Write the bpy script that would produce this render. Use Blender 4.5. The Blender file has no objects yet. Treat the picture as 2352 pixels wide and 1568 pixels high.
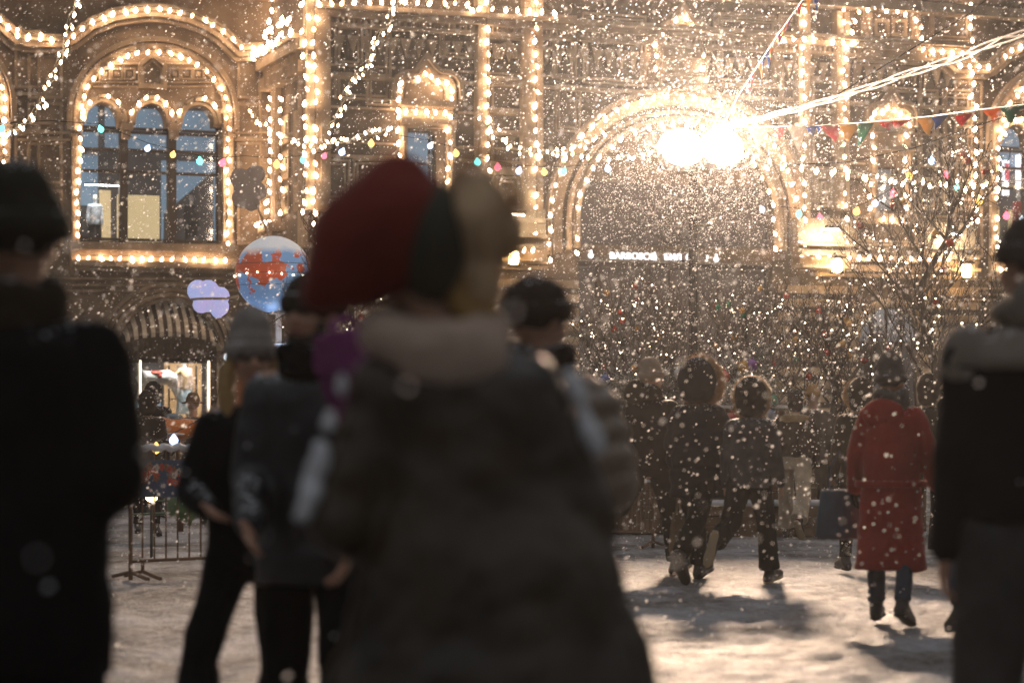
import bpy, bmesh, math, random
import numpy as np
from mathutils import Vector, Matrix, noise
from mathutils.geometry import tessellate_polygon
R = math.radians
sc = bpy.context.scene
COL = sc.collection
# ---------------------------------------------------------------- camera
FPX = 5553.0; CX = 1176.0; HY = 965.0; CAMH = 1.36
cam_d = bpy.data.cameras.new('camera'); cam = bpy.data.objects.new('camera', cam_d)
COL.objects.link(cam); sc.camera = cam
cam_d.sensor_width = 36; cam_d.lens = 85.0; cam_d.shift_y = (HY-784)/2352.0
cam_d.clip_end = 600; cam_d.clip_start = 0.1
cam.location = (0, 0, CAMH); cam.rotation_euler = (R(90), 0, 0)
cam_d.dof.use_dof = True; cam_d.dof.focus_distance = 31.0; cam_d.dof.aperture_fstop = 2.2
cam_d.dof.aperture_blades = 9
# ---------------------------------------------------------------- world, exposure
w = bpy.data.worlds.new('World'); sc.world = w; w.use_nodes = True
bg = w.node_tree.nodes['Background']
sky = w.node_tree.nodes.new('ShaderNodeTexSky'); sky.sky_type = 'NISHITA'; sky.sun_disc = False
sky.sun_elevation = R(-6); sky.sun_rotation = R(200)
mixw = w.node_tree.nodes.new('ShaderNodeMix'); mixw.data_type = 'RGBA'; mixw.blend_type = 'ADD'
mixw.inputs[0].default_value = 1.0
wtc = w.node_tree.nodes.new('ShaderNodeTexCoord'); wsx = w.node_tree.nodes.new('ShaderNodeSeparateXYZ'); wrp = w.node_tree.nodes.new('ShaderNodeValToRGB')
wrp.color_ramp.elements[0].position = 0.0; wrp.color_ramp.elements[0].color = (.06, .058, .056, 1)      # city-lit snow cloud, brightest overhead
wrp.color_ramp.elements[1].position = 0.9; wrp.color_ramp.elements[1].color = (1.22, 1.28, 1.38, 1)
w.node_tree.links.new(wtc.outputs['Generated'], wsx.inputs[0]); w.node_tree.links.new(wsx.outputs[2], wrp.inputs[0]); w.node_tree.links.new(wrp.outputs[0], mixw.inputs[7])
w.node_tree.links.new(sky.outputs[0], mixw.inputs[6]); w.node_tree.links.new(mixw.outputs[2], bg.inputs[0])
bg.inputs[1].default_value = 0.15
sc.view_settings.view_transform = 'Standard'; sc.view_settings.look = 'None'
sc.view_settings.exposure = 0.8; sc.view_settings.gamma = 1; sc.view_settings.use_curve_mapping = False
sc.render.engine = 'CYCLES'
cy = sc.cycles
cy.use_denoising = True
try: cy.denoiser = 'OPENIMAGEDENOISE'
except Exception: pass
cy.max_bounces = 4; cy.diffuse_bounces = 2; cy.glossy_bounces = 2; cy.transmission_bounces = 2
cy.transparent_max_bounces = 6; cy.volume_bounces = 0; cy.use_light_tree = True
cy.sample_clamp_indirect = 3.0; cy.sample_clamp_direct = 30.0; cy.use_adaptive_sampling = True; cy.adaptive_threshold = 0.02
cy.caustics_reflective = False; cy.caustics_refractive = False
# ---------------------------------------------------------------- helpers
def P(px, py, Y): return Vector(((px-CX)/FPX*Y, Y, CAMH+(HY-py)/FPX*Y))
def ground(px, Y): return Vector(((px-CX)/FPX*Y, Y, 0))
TH = R(20.3); CT, ST = math.cos(TH), math.sin(TH); BY = 68.0
def Q(px, py, v):                      # picture point on the facade plane v -> (u, z)
    k = (px-CX)/FPX
    u = (k*BY + v*(ST+k*CT))/(CT-k*ST)
    Y = BY+u*ST+v*CT
    return (u, CAMH+(HY-py)/FPX*Y)
BM = Matrix.Translation((0, BY, 0)) @ Matrix.Rotation(TH, 4, 'Z')
def F(px, py, v):                      # picture point on facade plane -> world
    u, z = Q(px, py, v); return BM @ Vector((u, v, z))

MATS = {}
def node_mat(name):
    m = bpy.data.materials.new(name); m.use_nodes = True
    nt = m.node_tree; return m, nt, nt.nodes['Principled BSDF']
def N(nt, t, **kw):
    n = nt.nodes.new(t)
    for k, v in kw.items():
        if k.startswith('i_'): n.inputs[k[2:].replace('_', ' ')].default_value = v
        else: setattr(n, k, v)
    return n
def rough(name, c1, c2=None, scale=3.0, rough_=0.8, bump=0.3, bscale=40.0, metal=0.0, sheen=0.0, snow=0.0, spec=0.5, coat=0.0, bdist=0.01):
    if name in MATS: return MATS[name]
    m, nt, b = node_mat(name); L = nt.links
    c2 = c2 or tuple(x*0.7 for x in c1)
    tc = N(nt, 'ShaderNodeTexCoord')
    nz = N(nt, 'ShaderNodeTexNoise'); nz.inputs['Scale'].default_value = scale; nz.inputs['Detail'].default_value = 6
    L.new(tc.outputs['Object'], nz.inputs['Vector'])
    rp = N(nt, 'ShaderNodeValToRGB'); rp.color_ramp.elements[0].position = 0.35; rp.color_ramp.elements[1].position = 0.68
    rp.color_ramp.elements[0].color = (*c2, 1); rp.color_ramp.elements[1].color = (*c1, 1)
    L.new(nz.outputs['Fac'], rp.inputs['Fac'])
    col = rp.outputs['Color']
    nb = N(nt, 'ShaderNodeTexNoise'); nb.inputs['Scale'].default_value = bscale; nb.inputs['Detail'].default_value = 5
    L.new(tc.outputs['Object'], nb.inputs['Vector'])
    if snow > 0:                        # flakes lying on whatever faces up
        ge = N(nt, 'ShaderNodeNewGeometry'); sx = N(nt, 'ShaderNodeSeparateXYZ'); L.new(ge.outputs['Normal'], sx.inputs[0])
        ns = N(nt, 'ShaderNodeTexNoise'); ns.inputs['Scale'].default_value = 55; ns.inputs['Detail'].default_value = 3
        L.new(tc.outputs['Object'], ns.inputs['Vector'])
        a = N(nt, 'ShaderNodeMath', operation='MULTIPLY'); L.new(sx.outputs[2], a.inputs[0]); a.inputs[1].default_value = snow
        s = N(nt, 'ShaderNodeMath', operation='ADD'); L.new(a.outputs[0], s.inputs[0]); L.new(ns.outputs['Fac'], s.inputs[1])
        mr = N(nt, 'ShaderNodeMapRange'); mr.inputs['From Min'].default_value = 0.86; mr.inputs['From Max'].default_value = 1.0
        L.new(s.outputs[0], mr.inputs['Value'])
        mx = N(nt, 'ShaderNodeMix', data_type='RGBA'); L.new(mr.outputs[0], mx.inputs[0]); L.new(col, mx.inputs[6])
        mx.inputs[7].default_value = (0.75, 0.76, 0.78, 1); col = mx.outputs[2]
    L.new(col, b.inputs['Base Color'])
    bp = N(nt, 'ShaderNodeBump'); bp.inputs['Strength'].default_value = bump; bp.inputs['Distance'].default_value = bdist
    L.new(nb.outputs['Fac'], bp.inputs['Height']); L.new(bp.outputs[0], b.inputs['Normal'])
    b.inputs['Roughness'].default_value = rough_; b.inputs['Metallic'].default_value = metal
    b.inputs['Specular IOR Level'].default_value = spec
    if sheen: b.inputs['Sheen Weight'].default_value = sheen; b.inputs['Sheen Roughness'].default_value = 0.3; b.inputs['Sheen Tint'].default_value = (1, .85, .7, 1)
    if coat: b.inputs['Coat Weight'].default_value = coat; b.inputs['Coat Roughness'].default_value = 0.2
    MATS[name] = m; return m
def cloth(name, c, **kw):
    d = dict(scale=9, rough_=0.85, bump=0.6, bscale=90, sheen=0.06, snow=0.36, spec=0.08, bdist=0.004); d.update(kw)
    return rough(name, c, **d)
def emit(name, c, s):
    if name in MATS: return MATS[name]
    m = bpy.data.materials.new(name); m.use_nodes = True; nt = m.node_tree; nt.nodes.clear()
    e = N(nt, 'ShaderNodeEmission'); e.inputs[0].default_value = (*c, 1); e.inputs[1].default_value = s
    o = N(nt, 'ShaderNodeOutputMaterial'); nt.links.new(e.outputs[0], o.inputs[0]); MATS[name] = m; return m
def lit(name, c, s, rep=0.5, scale=2.0):      # a glowing interior surface, uneven
    if name in MATS: return MATS[name]
    m, nt, b = node_mat(name); tc = N(nt, 'ShaderNodeTexCoord')
    nz = N(nt, 'ShaderNodeTexNoise'); nz.inputs['Scale'].default_value = scale; nz.inputs['Detail'].default_value = 4
    nt.links.new(tc.outputs['Object'], nz.inputs['Vector'])
    rp = N(nt, 'ShaderNodeValToRGB'); rp.color_ramp.elements[0].position = .3; rp.color_ramp.elements[1].position = .7
    rp.color_ramp.elements[0].color = (*[x*rep for x in c], 1); rp.color_ramp.elements[1].color = (*c, 1)
    nt.links.new(nz.outputs['Fac'], rp.inputs['Fac']); nt.links.new(rp.outputs[0], b.inputs['Emission Color'])
    b.inputs['Emission Strength'].default_value = s; b.inputs['Base Color'].default_value = (*[x*.5 for x in c], 1)
    MATS[name] = m; m.cycles.emission_sampling = 'NONE'; return m

def tag(o, label=None, cat=None, group=None, kind=None):
    if label: o['label'] = label
    if cat: o['category'] = cat
    if group: o['group'] = group
    if kind: o['kind'] = kind
    return o
def empty(name, loc=(0, 0, 0), rz=0):
    o = bpy.data.objects.new(name, None); COL.objects.link(o); o.location = loc; o.rotation_euler = (0, 0, rz)
    o.empty_display_size = .1; return o
def link(name, me, mat, parent=None):
    o = bpy.data.objects.new(name, me); COL.objects.link(o)
    if mat: 
        for m in (mat if isinstance(mat, (list, tuple)) else [mat]): me.materials.append(m)
    if parent: o.parent = parent
    return o
class MB:
    def __init__(s): s.v = []; s.f = []; s.m = []
    def add(s, vs, fs, mi=0):
        n = len(s.v); s.v += [tuple(x) for x in vs]; s.f += [tuple(i+n for i in f) for f in fs]; s.m += [mi]*len(fs)
    def box(s, x0, x1, y0, y1, z0, z1, mi=0):
        s.add([(x0,y0,z0),(x1,y0,z0),(x1,y1,z0),(x0,y1,z0),(x0,y0,z1),(x1,y0,z1),(x1,y1,z1),(x0,y1,z1)],
              [(0,3,2,1),(4,5,6,7),(0,1,5,4),(1,2,6,5),(2,3,7,6),(3,0,4,7)], mi)
    def obox(s, M, sx, sy, sz, mi=0):
        vs = [M @ Vector((a*sx/2, b*sy/2, c*sz/2)) for c in (-1, 1) for a, b in ((-1,-1),(1,-1),(1,1),(-1,1))]
        s.add(vs, [(0,3,2,1),(4,5,6,7),(0,1,5,4),(1,2,6,5),(2,3,7,6),(3,0,4,7)], mi)
    def tube(s, pts, r, n=8, mi=0, side=None, cap=True, closed=False):
        pts = [Vector(p) for p in pts]; k = len(pts)
        rr = r if isinstance(r, (list, tuple)) else [r]*k
        rings = []; prev = None
        for i, p in enumerate(pts):
            if closed: t = pts[(i+1) % k]-pts[i-1]
            else: t = pts[min(i+1, k-1)]-pts[max(i-1, 0)]
            if t.length < 1e-9: t = Vector((0, 0, 1))
            t.normalize()
            ref = prev if prev is not None else (Vector(side) if side else (Vector((1, 0, 0)) if abs(t.x) < .9 else Vector((0, 1, 0))))
            a = ref-t*ref.dot(t)
            if a.length < 1e-6: a = t.orthogonal()
            a.normalize(); prev = a; b = t.cross(a)
            ra, rb = rr[i] if isinstance(rr[i], (list, tuple)) else (rr[i], rr[i])
            rings.append([p+a*math.cos(2*math.pi*j/n)*ra+b*math.sin(2*math.pi*j/n)*rb for j in range(n)])
        vs = [q for rg in rings for q in rg]; fs = []
        for i in range(k if closed else k-1):
            i2 = (i+1) % k
            for j in range(n):
                j2 = (j+1) % n; fs.append((i*n+j, i*n+j2, i2*n+j2, i2*n+j))
        if cap and not closed: fs += [tuple(range(n))[::-1], tuple((k-1)*n+j for j in range(n))]
        s.add(vs, fs, mi)
    def cap(s, a, b, ra, rb=None, n=12, side=None, ell=1.0, mi=0):   # round-ended tapered limb
        a = Vector(a); b = Vector(b); rb = ra if rb is None else rb; d = b-a; L = max(d.length, 1e-5); d = d/L
        pts = []; rs = []
        for i in range(4):
            an = math.pi/2*(1-i/4.); pts.append(a-d*ra*math.sin(an)*.999); rs.append(max(ra*math.cos(an), ra*.12))
        for i in range(5): t = i/4.; pts.append(a+d*L*t); rs.append(ra+(rb-ra)*t)
        for i in range(1, 5):
            an = math.pi/2*i/4.; pts.append(b+d*rb*math.sin(an)*.999); rs.append(max(rb*math.cos(an), rb*.12))
        s.tube(pts, [(r, r*ell) for r in rs], n, mi, side)
    def ell(s, c, rx, ry, rz, M=None, n=16, k=10, mi=0):
        c = Vector(c); vs = []; fs = []
        for i in range(1, k):
            ph = math.pi*i/k
            for j in range(n):
                q = Vector((rx*math.sin(ph)*math.cos(2*math.pi*j/n), ry*math.sin(ph)*math.sin(2*math.pi*j/n), rz*math.cos(ph)))
                vs.append(c+(M @ q if M else q))
        t = len(vs); vs += [c+(M @ Vector((0,0,rz)) if M else Vector((0,0,rz))), c+(M @ Vector((0,0,-rz)) if M else Vector((0,0,-rz)))]
        for i in range(k-2):
            for j in range(n): j2 = (j+1) % n; fs.append((i*n+j, (i+1)*n+j, (i+1)*n+j2, i*n+j2))
        for j in range(n): j2 = (j+1) % n; fs += [(t, j, j2), (t+1, (k-2)*n+j2, (k-2)*n+j)]
        s.add(vs, fs, mi)
    def build(s, name, mat, parent=None, smooth=False, bevel=0):
        me = bpy.data.meshes.new(name); me.from_pydata(s.v, [], s.f); 
        o = link(name, me, mat, parent)
        me.polygons.foreach_set('material_index', s.m)
        if smooth: me.polygons.foreach_set('use_smooth', [True]*len(me.polygons))
        me.update()
        if bevel:
            b = o.modifiers.new('b', 'BEVEL'); b.width = bevel; b.segments = 2; b.limit_method = 'ANGLE'
        return o
def organic(mb, name, mat, parent, voxel=.014, disp=0, dscale=.15, smooth=4, seed=0, parent_none=False):
    o = mb.build(name, mat, parent)
    m = o.modifiers.new('r', 'REMESH'); m.mode = 'VOXEL'; m.voxel_size = voxel; m.use_smooth_shade = True
    if smooth: s = o.modifiers.new('s', 'SMOOTH'); s.factor = .5; s.iterations = smooth
    if disp:
        key = 'fold%.3f' % dscale
        t = bpy.data.textures.get(key)
        if not t: t = bpy.data.textures.new(key, 'CLOUDS'); t.noise_scale = dscale; t.noise_depth = 2
        d = o.modifiers.new('d', 'DISPLACE'); d.texture = t; d.strength = disp; d.mid_level = .5; d.texture_coords = 'LOCAL'
    return o
def text_obj(s, name, size, mat, parent=None, depth=.02, bold=0.0):
    cu = bpy.data.curves.new(name, 'FONT'); cu.body = s; cu.size = size; cu.extrude = depth; cu.offset = bold
    cu.align_x = 'LEFT'
    t = bpy.data.objects.new(name, cu); COL.objects.link(t); bpy.context.view_layer.update()
    me = bpy.data.meshes.new_from_object(t.evaluated_get(bpy.context.evaluated_depsgraph_get()))
    bpy.data.objects.remove(t); me.materials.clear()
    return link(name, me, mat, parent)
def sweep(mb, path, prof, closed=False, mi=0):
    """path: (u,z) points; prof: list of (n,v) corners, n outward to the left of travel. sweeps it in the facade plane"""
    k = len(path); pr = len(prof); vs = []
    for i in range(k):
        p = Vector(path[i])
        a = Vector(path[i-1]) if (i > 0 or closed) else None
        b = Vector(path[(i+1) % k]) if (i < k-1 or closed) else None
        d1 = (p-a).normalized() if a is not None else None; d2 = (b-p).normalized() if b is not None else None
        if d1 is None: d1 = d2
        if d2 is None: d2 = d1
        n1 = Vector((-d1.y, d1.x)); n2 = Vector((-d2.y, d2.x)); m = (n1+n2)
        if m.length < 1e-4: m = n1
        m.normalize(); sc_ = 1/max(.35, m.dot(n1))
        for (nn, vv) in prof: q = p+m*nn*sc_; vs.append((q.x, vv, q.y))
    fs = []
    for i in range(k if closed else k-1):
        i2 = (i+1) % k
        for j in range(pr): j2 = (j+1) % pr; fs.append((i*pr+j, i2*pr+j, i2*pr+j2, i*pr+j2))
    if not closed: fs += [tuple(range(pr)), tuple((k-1)*pr+j for j in range(pr))[::-1]]
    mb.add(vs, fs, mi)
def rectp(n0, n1, v0, v1): return [(n0, v0), (n1, v0), (n1, v1), (n0, v1)]
def arc(cx, cz, rx, rz, a0, a1, n=24): return [(cx+rx*math.cos(R(a0+(a1-a0)*i/n)), cz+rz*math.sin(R(a0+(a1-a0)*i/n))) for i in range(n+1)]
def wallface(mb, outer, holes, v, depth, mi=0):
    """flat wall with holes at plane v, with reveals depth deep"""
    polys = [[Vector((a, b, 0)) for a, b in outer]]+[[Vector((a, b, 0)) for a, b in h] for h in holes]
    tris = tessellate_polygon(polys); pts = [p for pl in polys for p in pl]
    mb.add([(p.x, v, p.y) for p in pts], [tuple(t) for t in tris], mi)
    for h in holes:
        k = len(h); vs = [(a, v, b) for a, b in h]+[(a, v+depth, b) for a, b in h]
        mb.add(vs, [(i, (i+1) % k, k+(i+1) % k, k+i) for i in range(k)], mi)
def fill(mb, poly, v0, v1, mi=0):      # solid plate of polygon between v0 and v1
    k = len(poly); tr = tessellate_polygon([[Vector((a, b, 0)) for a, b in poly]])
    mb.add([(a, v0, b) for a, b in poly]+[(a, v1, b) for a, b in poly],
           [tuple(t) for t in tr]+[tuple(i+k for i in t)[::-1] for t in tr]+[(i, (i+1) % k, k+(i+1) % k, k+i) for i in range(k)], mi)
def resample(pts, step):
    pts = [Vector(p) for p in pts]; out = [pts[0]]; acc = 0
    for a, b in zip(pts, pts[1:]):
        L = (b-a).length; t = step-acc
        while t < L: out.append(a+(b-a)*(t/L)); t += step
        acc = (acc+L) % step if L else acc
        acc = L-(t-step)
    return out
def sag(a, b, s, n=24):
    a = Vector(a); b = Vector(b)
    return [a.lerp(b, i/n)-Vector((0, 0, s*4*(i/n)*(1-i/n))) for i in range(n+1)]
# ================================================================ materials
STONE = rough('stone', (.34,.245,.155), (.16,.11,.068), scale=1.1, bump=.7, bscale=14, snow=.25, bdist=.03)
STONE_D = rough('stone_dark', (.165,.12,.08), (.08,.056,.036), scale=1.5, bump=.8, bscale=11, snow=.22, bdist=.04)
TRIM = rough('carved_stone', (.50,.37,.24), (.28,.20,.125), scale=2.2, bump=.6, bscale=24, snow=.35, bdist=.02)
FRAME = rough('dark_window_frame', (.045,.03,.02), rough_=.5, bump=.1)
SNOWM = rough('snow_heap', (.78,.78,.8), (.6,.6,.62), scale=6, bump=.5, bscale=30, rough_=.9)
BLACKM = rough('black_metal', (.02,.02,.022), rough_=.4, metal=.6, bump=.05)
CABLE = rough('cable_rubber', (.03,.028,.025), rough_=.6, bump=.05)
CABLE_L = rough('frosted_cable', (.24,.22,.19), rough_=.5, bump=.2)
def glass_mat(name, tint, refl=.12):
    m = bpy.data.materials.new(name); m.use_nodes = True; nt = m.node_tree; nt.nodes.clear()
    t = N(nt, 'ShaderNodeBsdfTransparent'); t.inputs[0].default_value = (*tint, 1)
    g = N(nt, 'ShaderNodeBsdfGlossy'); g.inputs['Roughness'].default_value = .08; g.inputs[0].default_value = (.8,.85,.9,1)
    mx = N(nt, 'ShaderNodeMixShader'); mx.inputs[0].default_value = refl
    o = N(nt, 'ShaderNodeOutputMaterial'); nt.links.new(t.outputs[0], mx.inputs[1]); nt.links.new(g.outputs[0], mx.inputs[2]); nt.links.new(mx.outputs[0], o.inputs[0])
    return m
GLASS = glass_mat('window_glass', (.85,.9,.95))
R_BLUE = lit('room_blue', (.20,.29,.36), .62, .75, 1.5)
R_GREY = lit('room_grey', (.30,.27,.25), .6, .7, 1.5)
R_TAN = lit('room_tan', (.62,.42,.20), .95, .82, 1.2)
R_DARK = lit('room_dark', (.055,.045,.04), .5, .5, 1.5)
R_WHITE = lit('room_white', (.75,.8,.85), 1.1, .6, 3)
R_WOOD = lit('room_wood', (.75,.42,.18), .8, .6, 3)
BULB_M = emit('warm_bulb_light', (1.0,.68,.44), 26)
TINY_M = emit('fairy_light', (1.0,.80,.55), 14)
# ================================================================ ground
g = MB(); gx = list(np.linspace(-60, -8, 16))[:-1]+list(np.linspace(-8, 8, 250))+list(np.linspace(8, 60, 16))[1:]
gy = list(np.linspace(-6, 8, 12))[:-1]+list(np.linspace(8, 32, 330))+list(np.linspace(32, 94, 24))[1:]
nX, nY = len(gx)-1, len(gy)-1
for y in gy:
    for x in gx:
        z = .030*(noise.noise(Vector((x*.5, y*.5, 0)))+.5*noise.noise(Vector((x*1.7, y*1.7, 3))))-.012
        if 8 <= y <= 32 and abs(x) <= 8:
            a_ = noise.noise(Vector((x*3.4, y*3.4, 7))); z += .020*noise.noise(Vector((x*6.5, y*6.5, 5)))+.010*noise.noise(Vector((x*14, y*14, 9)))-.022*max(0, a_-.12)*3
        g.v.append((x, y, z))
for j in range(nY):
    for i in range(nX): a = j*(nX+1)+i; g.f.append((a, a+1, a+nX+2, a+nX+1)); g.m.append(0)
m, nt, b = node_mat('trampled_snow'); L = nt.links
tc = N(nt, 'ShaderNodeTexCoord'); mp = N(nt, 'ShaderNodeMapping'); mp.inputs['Scale'].default_value = (1, .75, 1); L.new(tc.outputs['Object'], mp.inputs[0])
n1 = N(nt, 'ShaderNodeTexNoise'); n1.inputs['Scale'].default_value = .9; n1.inputs['Detail'].default_value = 8; n1.inputs['Roughness'].default_value = .65; L.new(mp.outputs[0], n1.inputs['Vector'])
n2 = N(nt, 'ShaderNodeTexNoise'); n2.inputs['Scale'].default_value = 9; n2.inputs['Detail'].default_value = 8; n2.inputs['Roughness'].default_value = .75; L.new(mp.outputs[0], n2.inputs['Vector'])
vo = N(nt, 'ShaderNodeTexVoronoi'); vo.inputs['Scale'].default_value = 5.5; L.new(mp.outputs[0], vo.inputs['Vector'])
mm = N(nt, 'ShaderNodeMath', operation='MULTIPLY_ADD'); L.new(n2.outputs[0], mm.inputs[0]); mm.inputs[1].default_value = .42; L.new(n1.outputs[0], mm.inputs[2])
n3 = N(nt, 'ShaderNodeTexNoise'); n3.inputs['Scale'].default_value = 38; n3.inputs['Detail'].default_value = 5; n3.inputs['Roughness'].default_value = .7; L.new(mp.outputs[0], n3.inputs['Vector'])
m3 = N(nt, 'ShaderNodeMath', operation='MULTIPLY_ADD'); L.new(n3.outputs[0], m3.inputs[0]); m3.inputs[1].default_value = .30; L.new(mm.outputs[0], m3.inputs[2]); mm2 = mm; mm = m3
rp = N(nt, 'ShaderNodeValToRGB'); e = rp.color_ramp.elements; e[0].position = .56; e[0].color = (.03,.026,.022,1); e[1].position = .98; e[1].color = (.47,.475,.50,1)
x = e.new(.70); x.color = (.095,.083,.074,1); x = e.new(.82); x.color = (.25,.24,.235,1)
L.new(mm.outputs[0], rp.inputs[0]); L.new(rp.outputs[0], b.inputs['Base Color'])
bn = N(nt, 'ShaderNodeBump'); bn.inputs['Strength'].default_value = .9; bn.inputs['Distance'].default_value = .11
ad = N(nt, 'ShaderNodeMath', operation='MULTIPLY_ADD'); L.new(vo.outputs[0], ad.inputs[0]); ad.inputs[1].default_value = .5; L.new(m3.outputs[0], ad.inputs[2])
L.new(ad.outputs[0], bn.inputs['Height']); L.new(bn.outputs[0], b.inputs['Normal']); b.inputs['Roughness'].default_value = .6
tag(g.build('snowy_ground', m, smooth=True), kind='structure')

# ================================================================ the store building
ARC = empty('department_store', (0, BY, 0), TH)
tag(ARC, 'long ornate stone arcade building filling the whole background', 'building')
uc = lambda px, v=0: Q(px, 900, v)[0]
zc = lambda px, py, v=0: Q(px, py, v)[1]
U_COR = uc(720); U_L = -34.0; U_R = 26.0; ZT = 18.0
VL = 4.5
AW = {}                                         # shapes of the big arched bay, relative to its centre
u0L = Q(349, 600, VL)[0]
def rel(pts, v=VL): 
    o = []
    for px, py in pts: u, z = Q(px, py, v); o.append((u-u0L, z))
    return o
# px arc helper in the plane of the left bay
def parc(cx, cy, rx, ry, a0, a1, n=20): return [(cx+rx*math.cos(R(a0+(a1-a0)*i/n)), cy-ry*math.sin(R(a0+(a1-a0)*i/n))) for i in range(n+1)]
win_hole = rel([(182, 557)]+[(182, 290)]+parc(235, 285, 37, 47, 180, 0, 10)+[(297, 292)]+parc(345, 287, 37, 45, 180, 0, 10)+[(408, 296)]+parc(453, 291, 37, 42, 180, 0, 10)+[(508, 300), (508, 560)])
win_hole = rel([(182, 557), (182, 292)]+parc(234, 282, 38, 45, 180, 0, 10)[0:]+[(272, 292), (308, 292)]+parc(346, 284, 36, 44, 180, 0, 10)+[(382, 292), (418, 292)]+parc(454, 286, 36, 42, 180, 0, 10)+[(490, 292), (508, 292), (508, 560)])[::1]
tym = rel(parc(349, 262, 155, 140, 0, 180, 24))
outer_m = rel([(536, 300)]+parc(349, 262, 186, 166, 0, 180, 28)+[(163, 300)])
inner_g = rel([(519, 555), (519, 262)]+parc(351, 262, 168, 146, 0, 180, 26)+[(180, 300), (176, 420), (173, 575)])
hood = rel([(36,70),(60,89),(89,91),(115,91),(142,91),(160,84),(181,68),(201,52),(229,42),(253,32),(279,27),(305,24),(332,21),(358,21),(385,25),(410,31),(438,37),(462,48),(486,60),(509,75),(529,93),(549,112),(571,111),(598,109)])
shop_arc = rel(parc(388, 806, 116, 112, 0, 180, 24)); shop_hole = rel([(504, 965), (504, 806)])+shop_arc[1:-1]+rel([(272, 806), (272, 965)])
def bay(du, v, first=False):
    sh = lambda pts: [(a+u0L+du, b) for a, b in pts]
    mb = MB(); tr = MB(); fr = MB(); gl = MB()
    H = sh(hood); O = sh(outer_m)
    # mouldings
    sweep(tr, H, rectp(-.10, .10, v-.42, v)); sweep(tr, H, rectp(-.26, -.12, v-.30, v)); sweep(tr, H, rectp(-.40, -.29, v-.18, v))
    sweep(tr, O, rectp(-.13, .0, v-.20, v)); sweep(tr, O, rectp(.05, .13, v-.13, v)); sweep(tr, sh(inner_g), rectp(-.14, .10, v-.10, v+.05))
    # dentils on the arch
    cz = O[0][1]
    for i in range(3, len(O)-3):
        a = Vector(O[i]); c = Vector((u0L+du, rel([(349, 262)])[0][1])); d = (c-a).normalized(); q = a+d*.27
        tr.box(q.x-.06, q.x+.06, v-.16, v, q.y-.06, q.y+.06)
    # scalloped heads over the three lights
    for (cx, cy, rx, ry) in ((234, 282, 38, 45), (346, 284, 36, 44), (454, 286, 36, 42)):
        for k, (gr, dv) in enumerate(((1.12, .14), (1.34, .22))):
            pts = sh(rel(parc(cx, cy, rx*gr, ry*gr, 0, 180, 16))); sweep(tr, pts, rectp(-.05, .05, v-dv, v+.02))
    for px in (290, 400): 
        a = sh(rel([(px, 290)]))[0]; tr.box(a[0]-.16, a[0]+.16, v-.22, v+.1, a[1]-.12, a[1]+.06)
        tr.box(a[0]-.11, a[0]+.11, v-.12, v+.2, a[1]-.35, a[1]-.12)
    # tympanum niche and squares
    nch = sh(rel([(322, 198), (322, 150), (335, 138), (349, 130), (363, 140), (376, 152), (376, 200)])); sweep(tr, nch, rectp(-.05, .07, v-.14, v), closed=True)
    nch2 = sh(rel([(330, 192), (330, 158), (349, 142), (368, 160), (368, 194)])); sweep(tr, nch2, rectp(-.0, .05, v-.09, v), closed=True)
    for x in (240, 268, 297, 400, 428, 455):
        q = sh(rel([(x-11, 182), (x-11, 160), (x+11, 160), (x+11, 182)])); sweep(tr, q, rectp(-.02, .03, v-.08, v), closed=True)
        c = sh(rel([(x, 171)]))[0]; tr.box(c[0]-.07, c[0]+.07, v-.06, v, c[1]-.07, c[1]+.07)
    for y in (148, 190, 200):
        for x0, x1 in ((212, 318), (382, 486)):
            q = sh(rel([(x0, y), (x1, y)])); sweep(tr, q, rectp(-.02, .03, v-.07, v))
    # jamb pilasters with capitals
    for x0, x1 in ((163, 180), (518, 534)):
        a = sh(rel([(x0, 560), (x1, 300)])); tr.box(a[0][0], a[1][0], v-.14, v, a[0][1], a[1][1]); 
        for yy in (300, 312): q = sh(rel([(x0, yy)]))[0]; tr.box(a[0][0]-.05, a[1][0]+.05, v-.2, v, q[1]-.04, q[1]+.04)
    # sill
    for y0, y1, dv in ((566, 574, .30), (577, 603, .22), (606, 612, .34), (615, 621, .2)):
        a = sh(rel([(160, y1), (541, y0)])); tr.box(a[0][0], a[1][0], v-dv, v, a[0][1], a[1][1])
    # dark piers of relief panelling beside the bay
    for xs in ((66, 140), (546, 596)):
        for y0, y1 in ((560, 440), (420, 330), (318, 240), (225, 130)):
            q = sh(rel([(xs[0], y0), (xs[0], y1), (xs[1], y1), (xs[1], y0)])); sweep(tr, q, rectp(-.04, .04, v-.07, v), closed=True)
    for y in (306, 322, 640, 652, 668): q = sh(rel([(40, y), (160, y)])); sweep(tr, q, rectp(-.03, .03, v-.12, v)); q = sh(rel([(536, y), (620, y)])); sweep(tr, q, rectp(-.03, .03, v-.12, v))
    for y in (640, 655, 668): q = sh(rel([(160, y), (536, y)])); sweep(tr, q, rectp(-.03, .03, v-.1, v))
    # shop arch mouldings
    for gr, dv in ((1.05, .1), (1.14, .2), (1.25, .1), (1.36, .16)):
        pts = sh(rel(parc(388, 806, 116*gr, 112*gr, 0, 180, 26))); sweep(tr, pts, rectp(-.06, .04, v-dv, v))
    tr.build('carved_trim', TRIM, ARC, bevel=.012)
    # window: frame, panes, room
    W = sh(rel([(182, 557), (508, 291)])); u0, z0 = W[0]; u1, z1 = W[1]
    f = MB(); vd = v+.45
    for x in (182, 284, 290, 296, 395, 402, 408, 508): q = sh(rel([(x, 400)]))[0][0]; f.box(q-.05, q+.05, vd-.06, vd+.06, z0, z1)
    xm = [sh(rel([(x, 400)]))[0][0] for x in (182, 280, 296, 393, 408, 508)]
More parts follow.
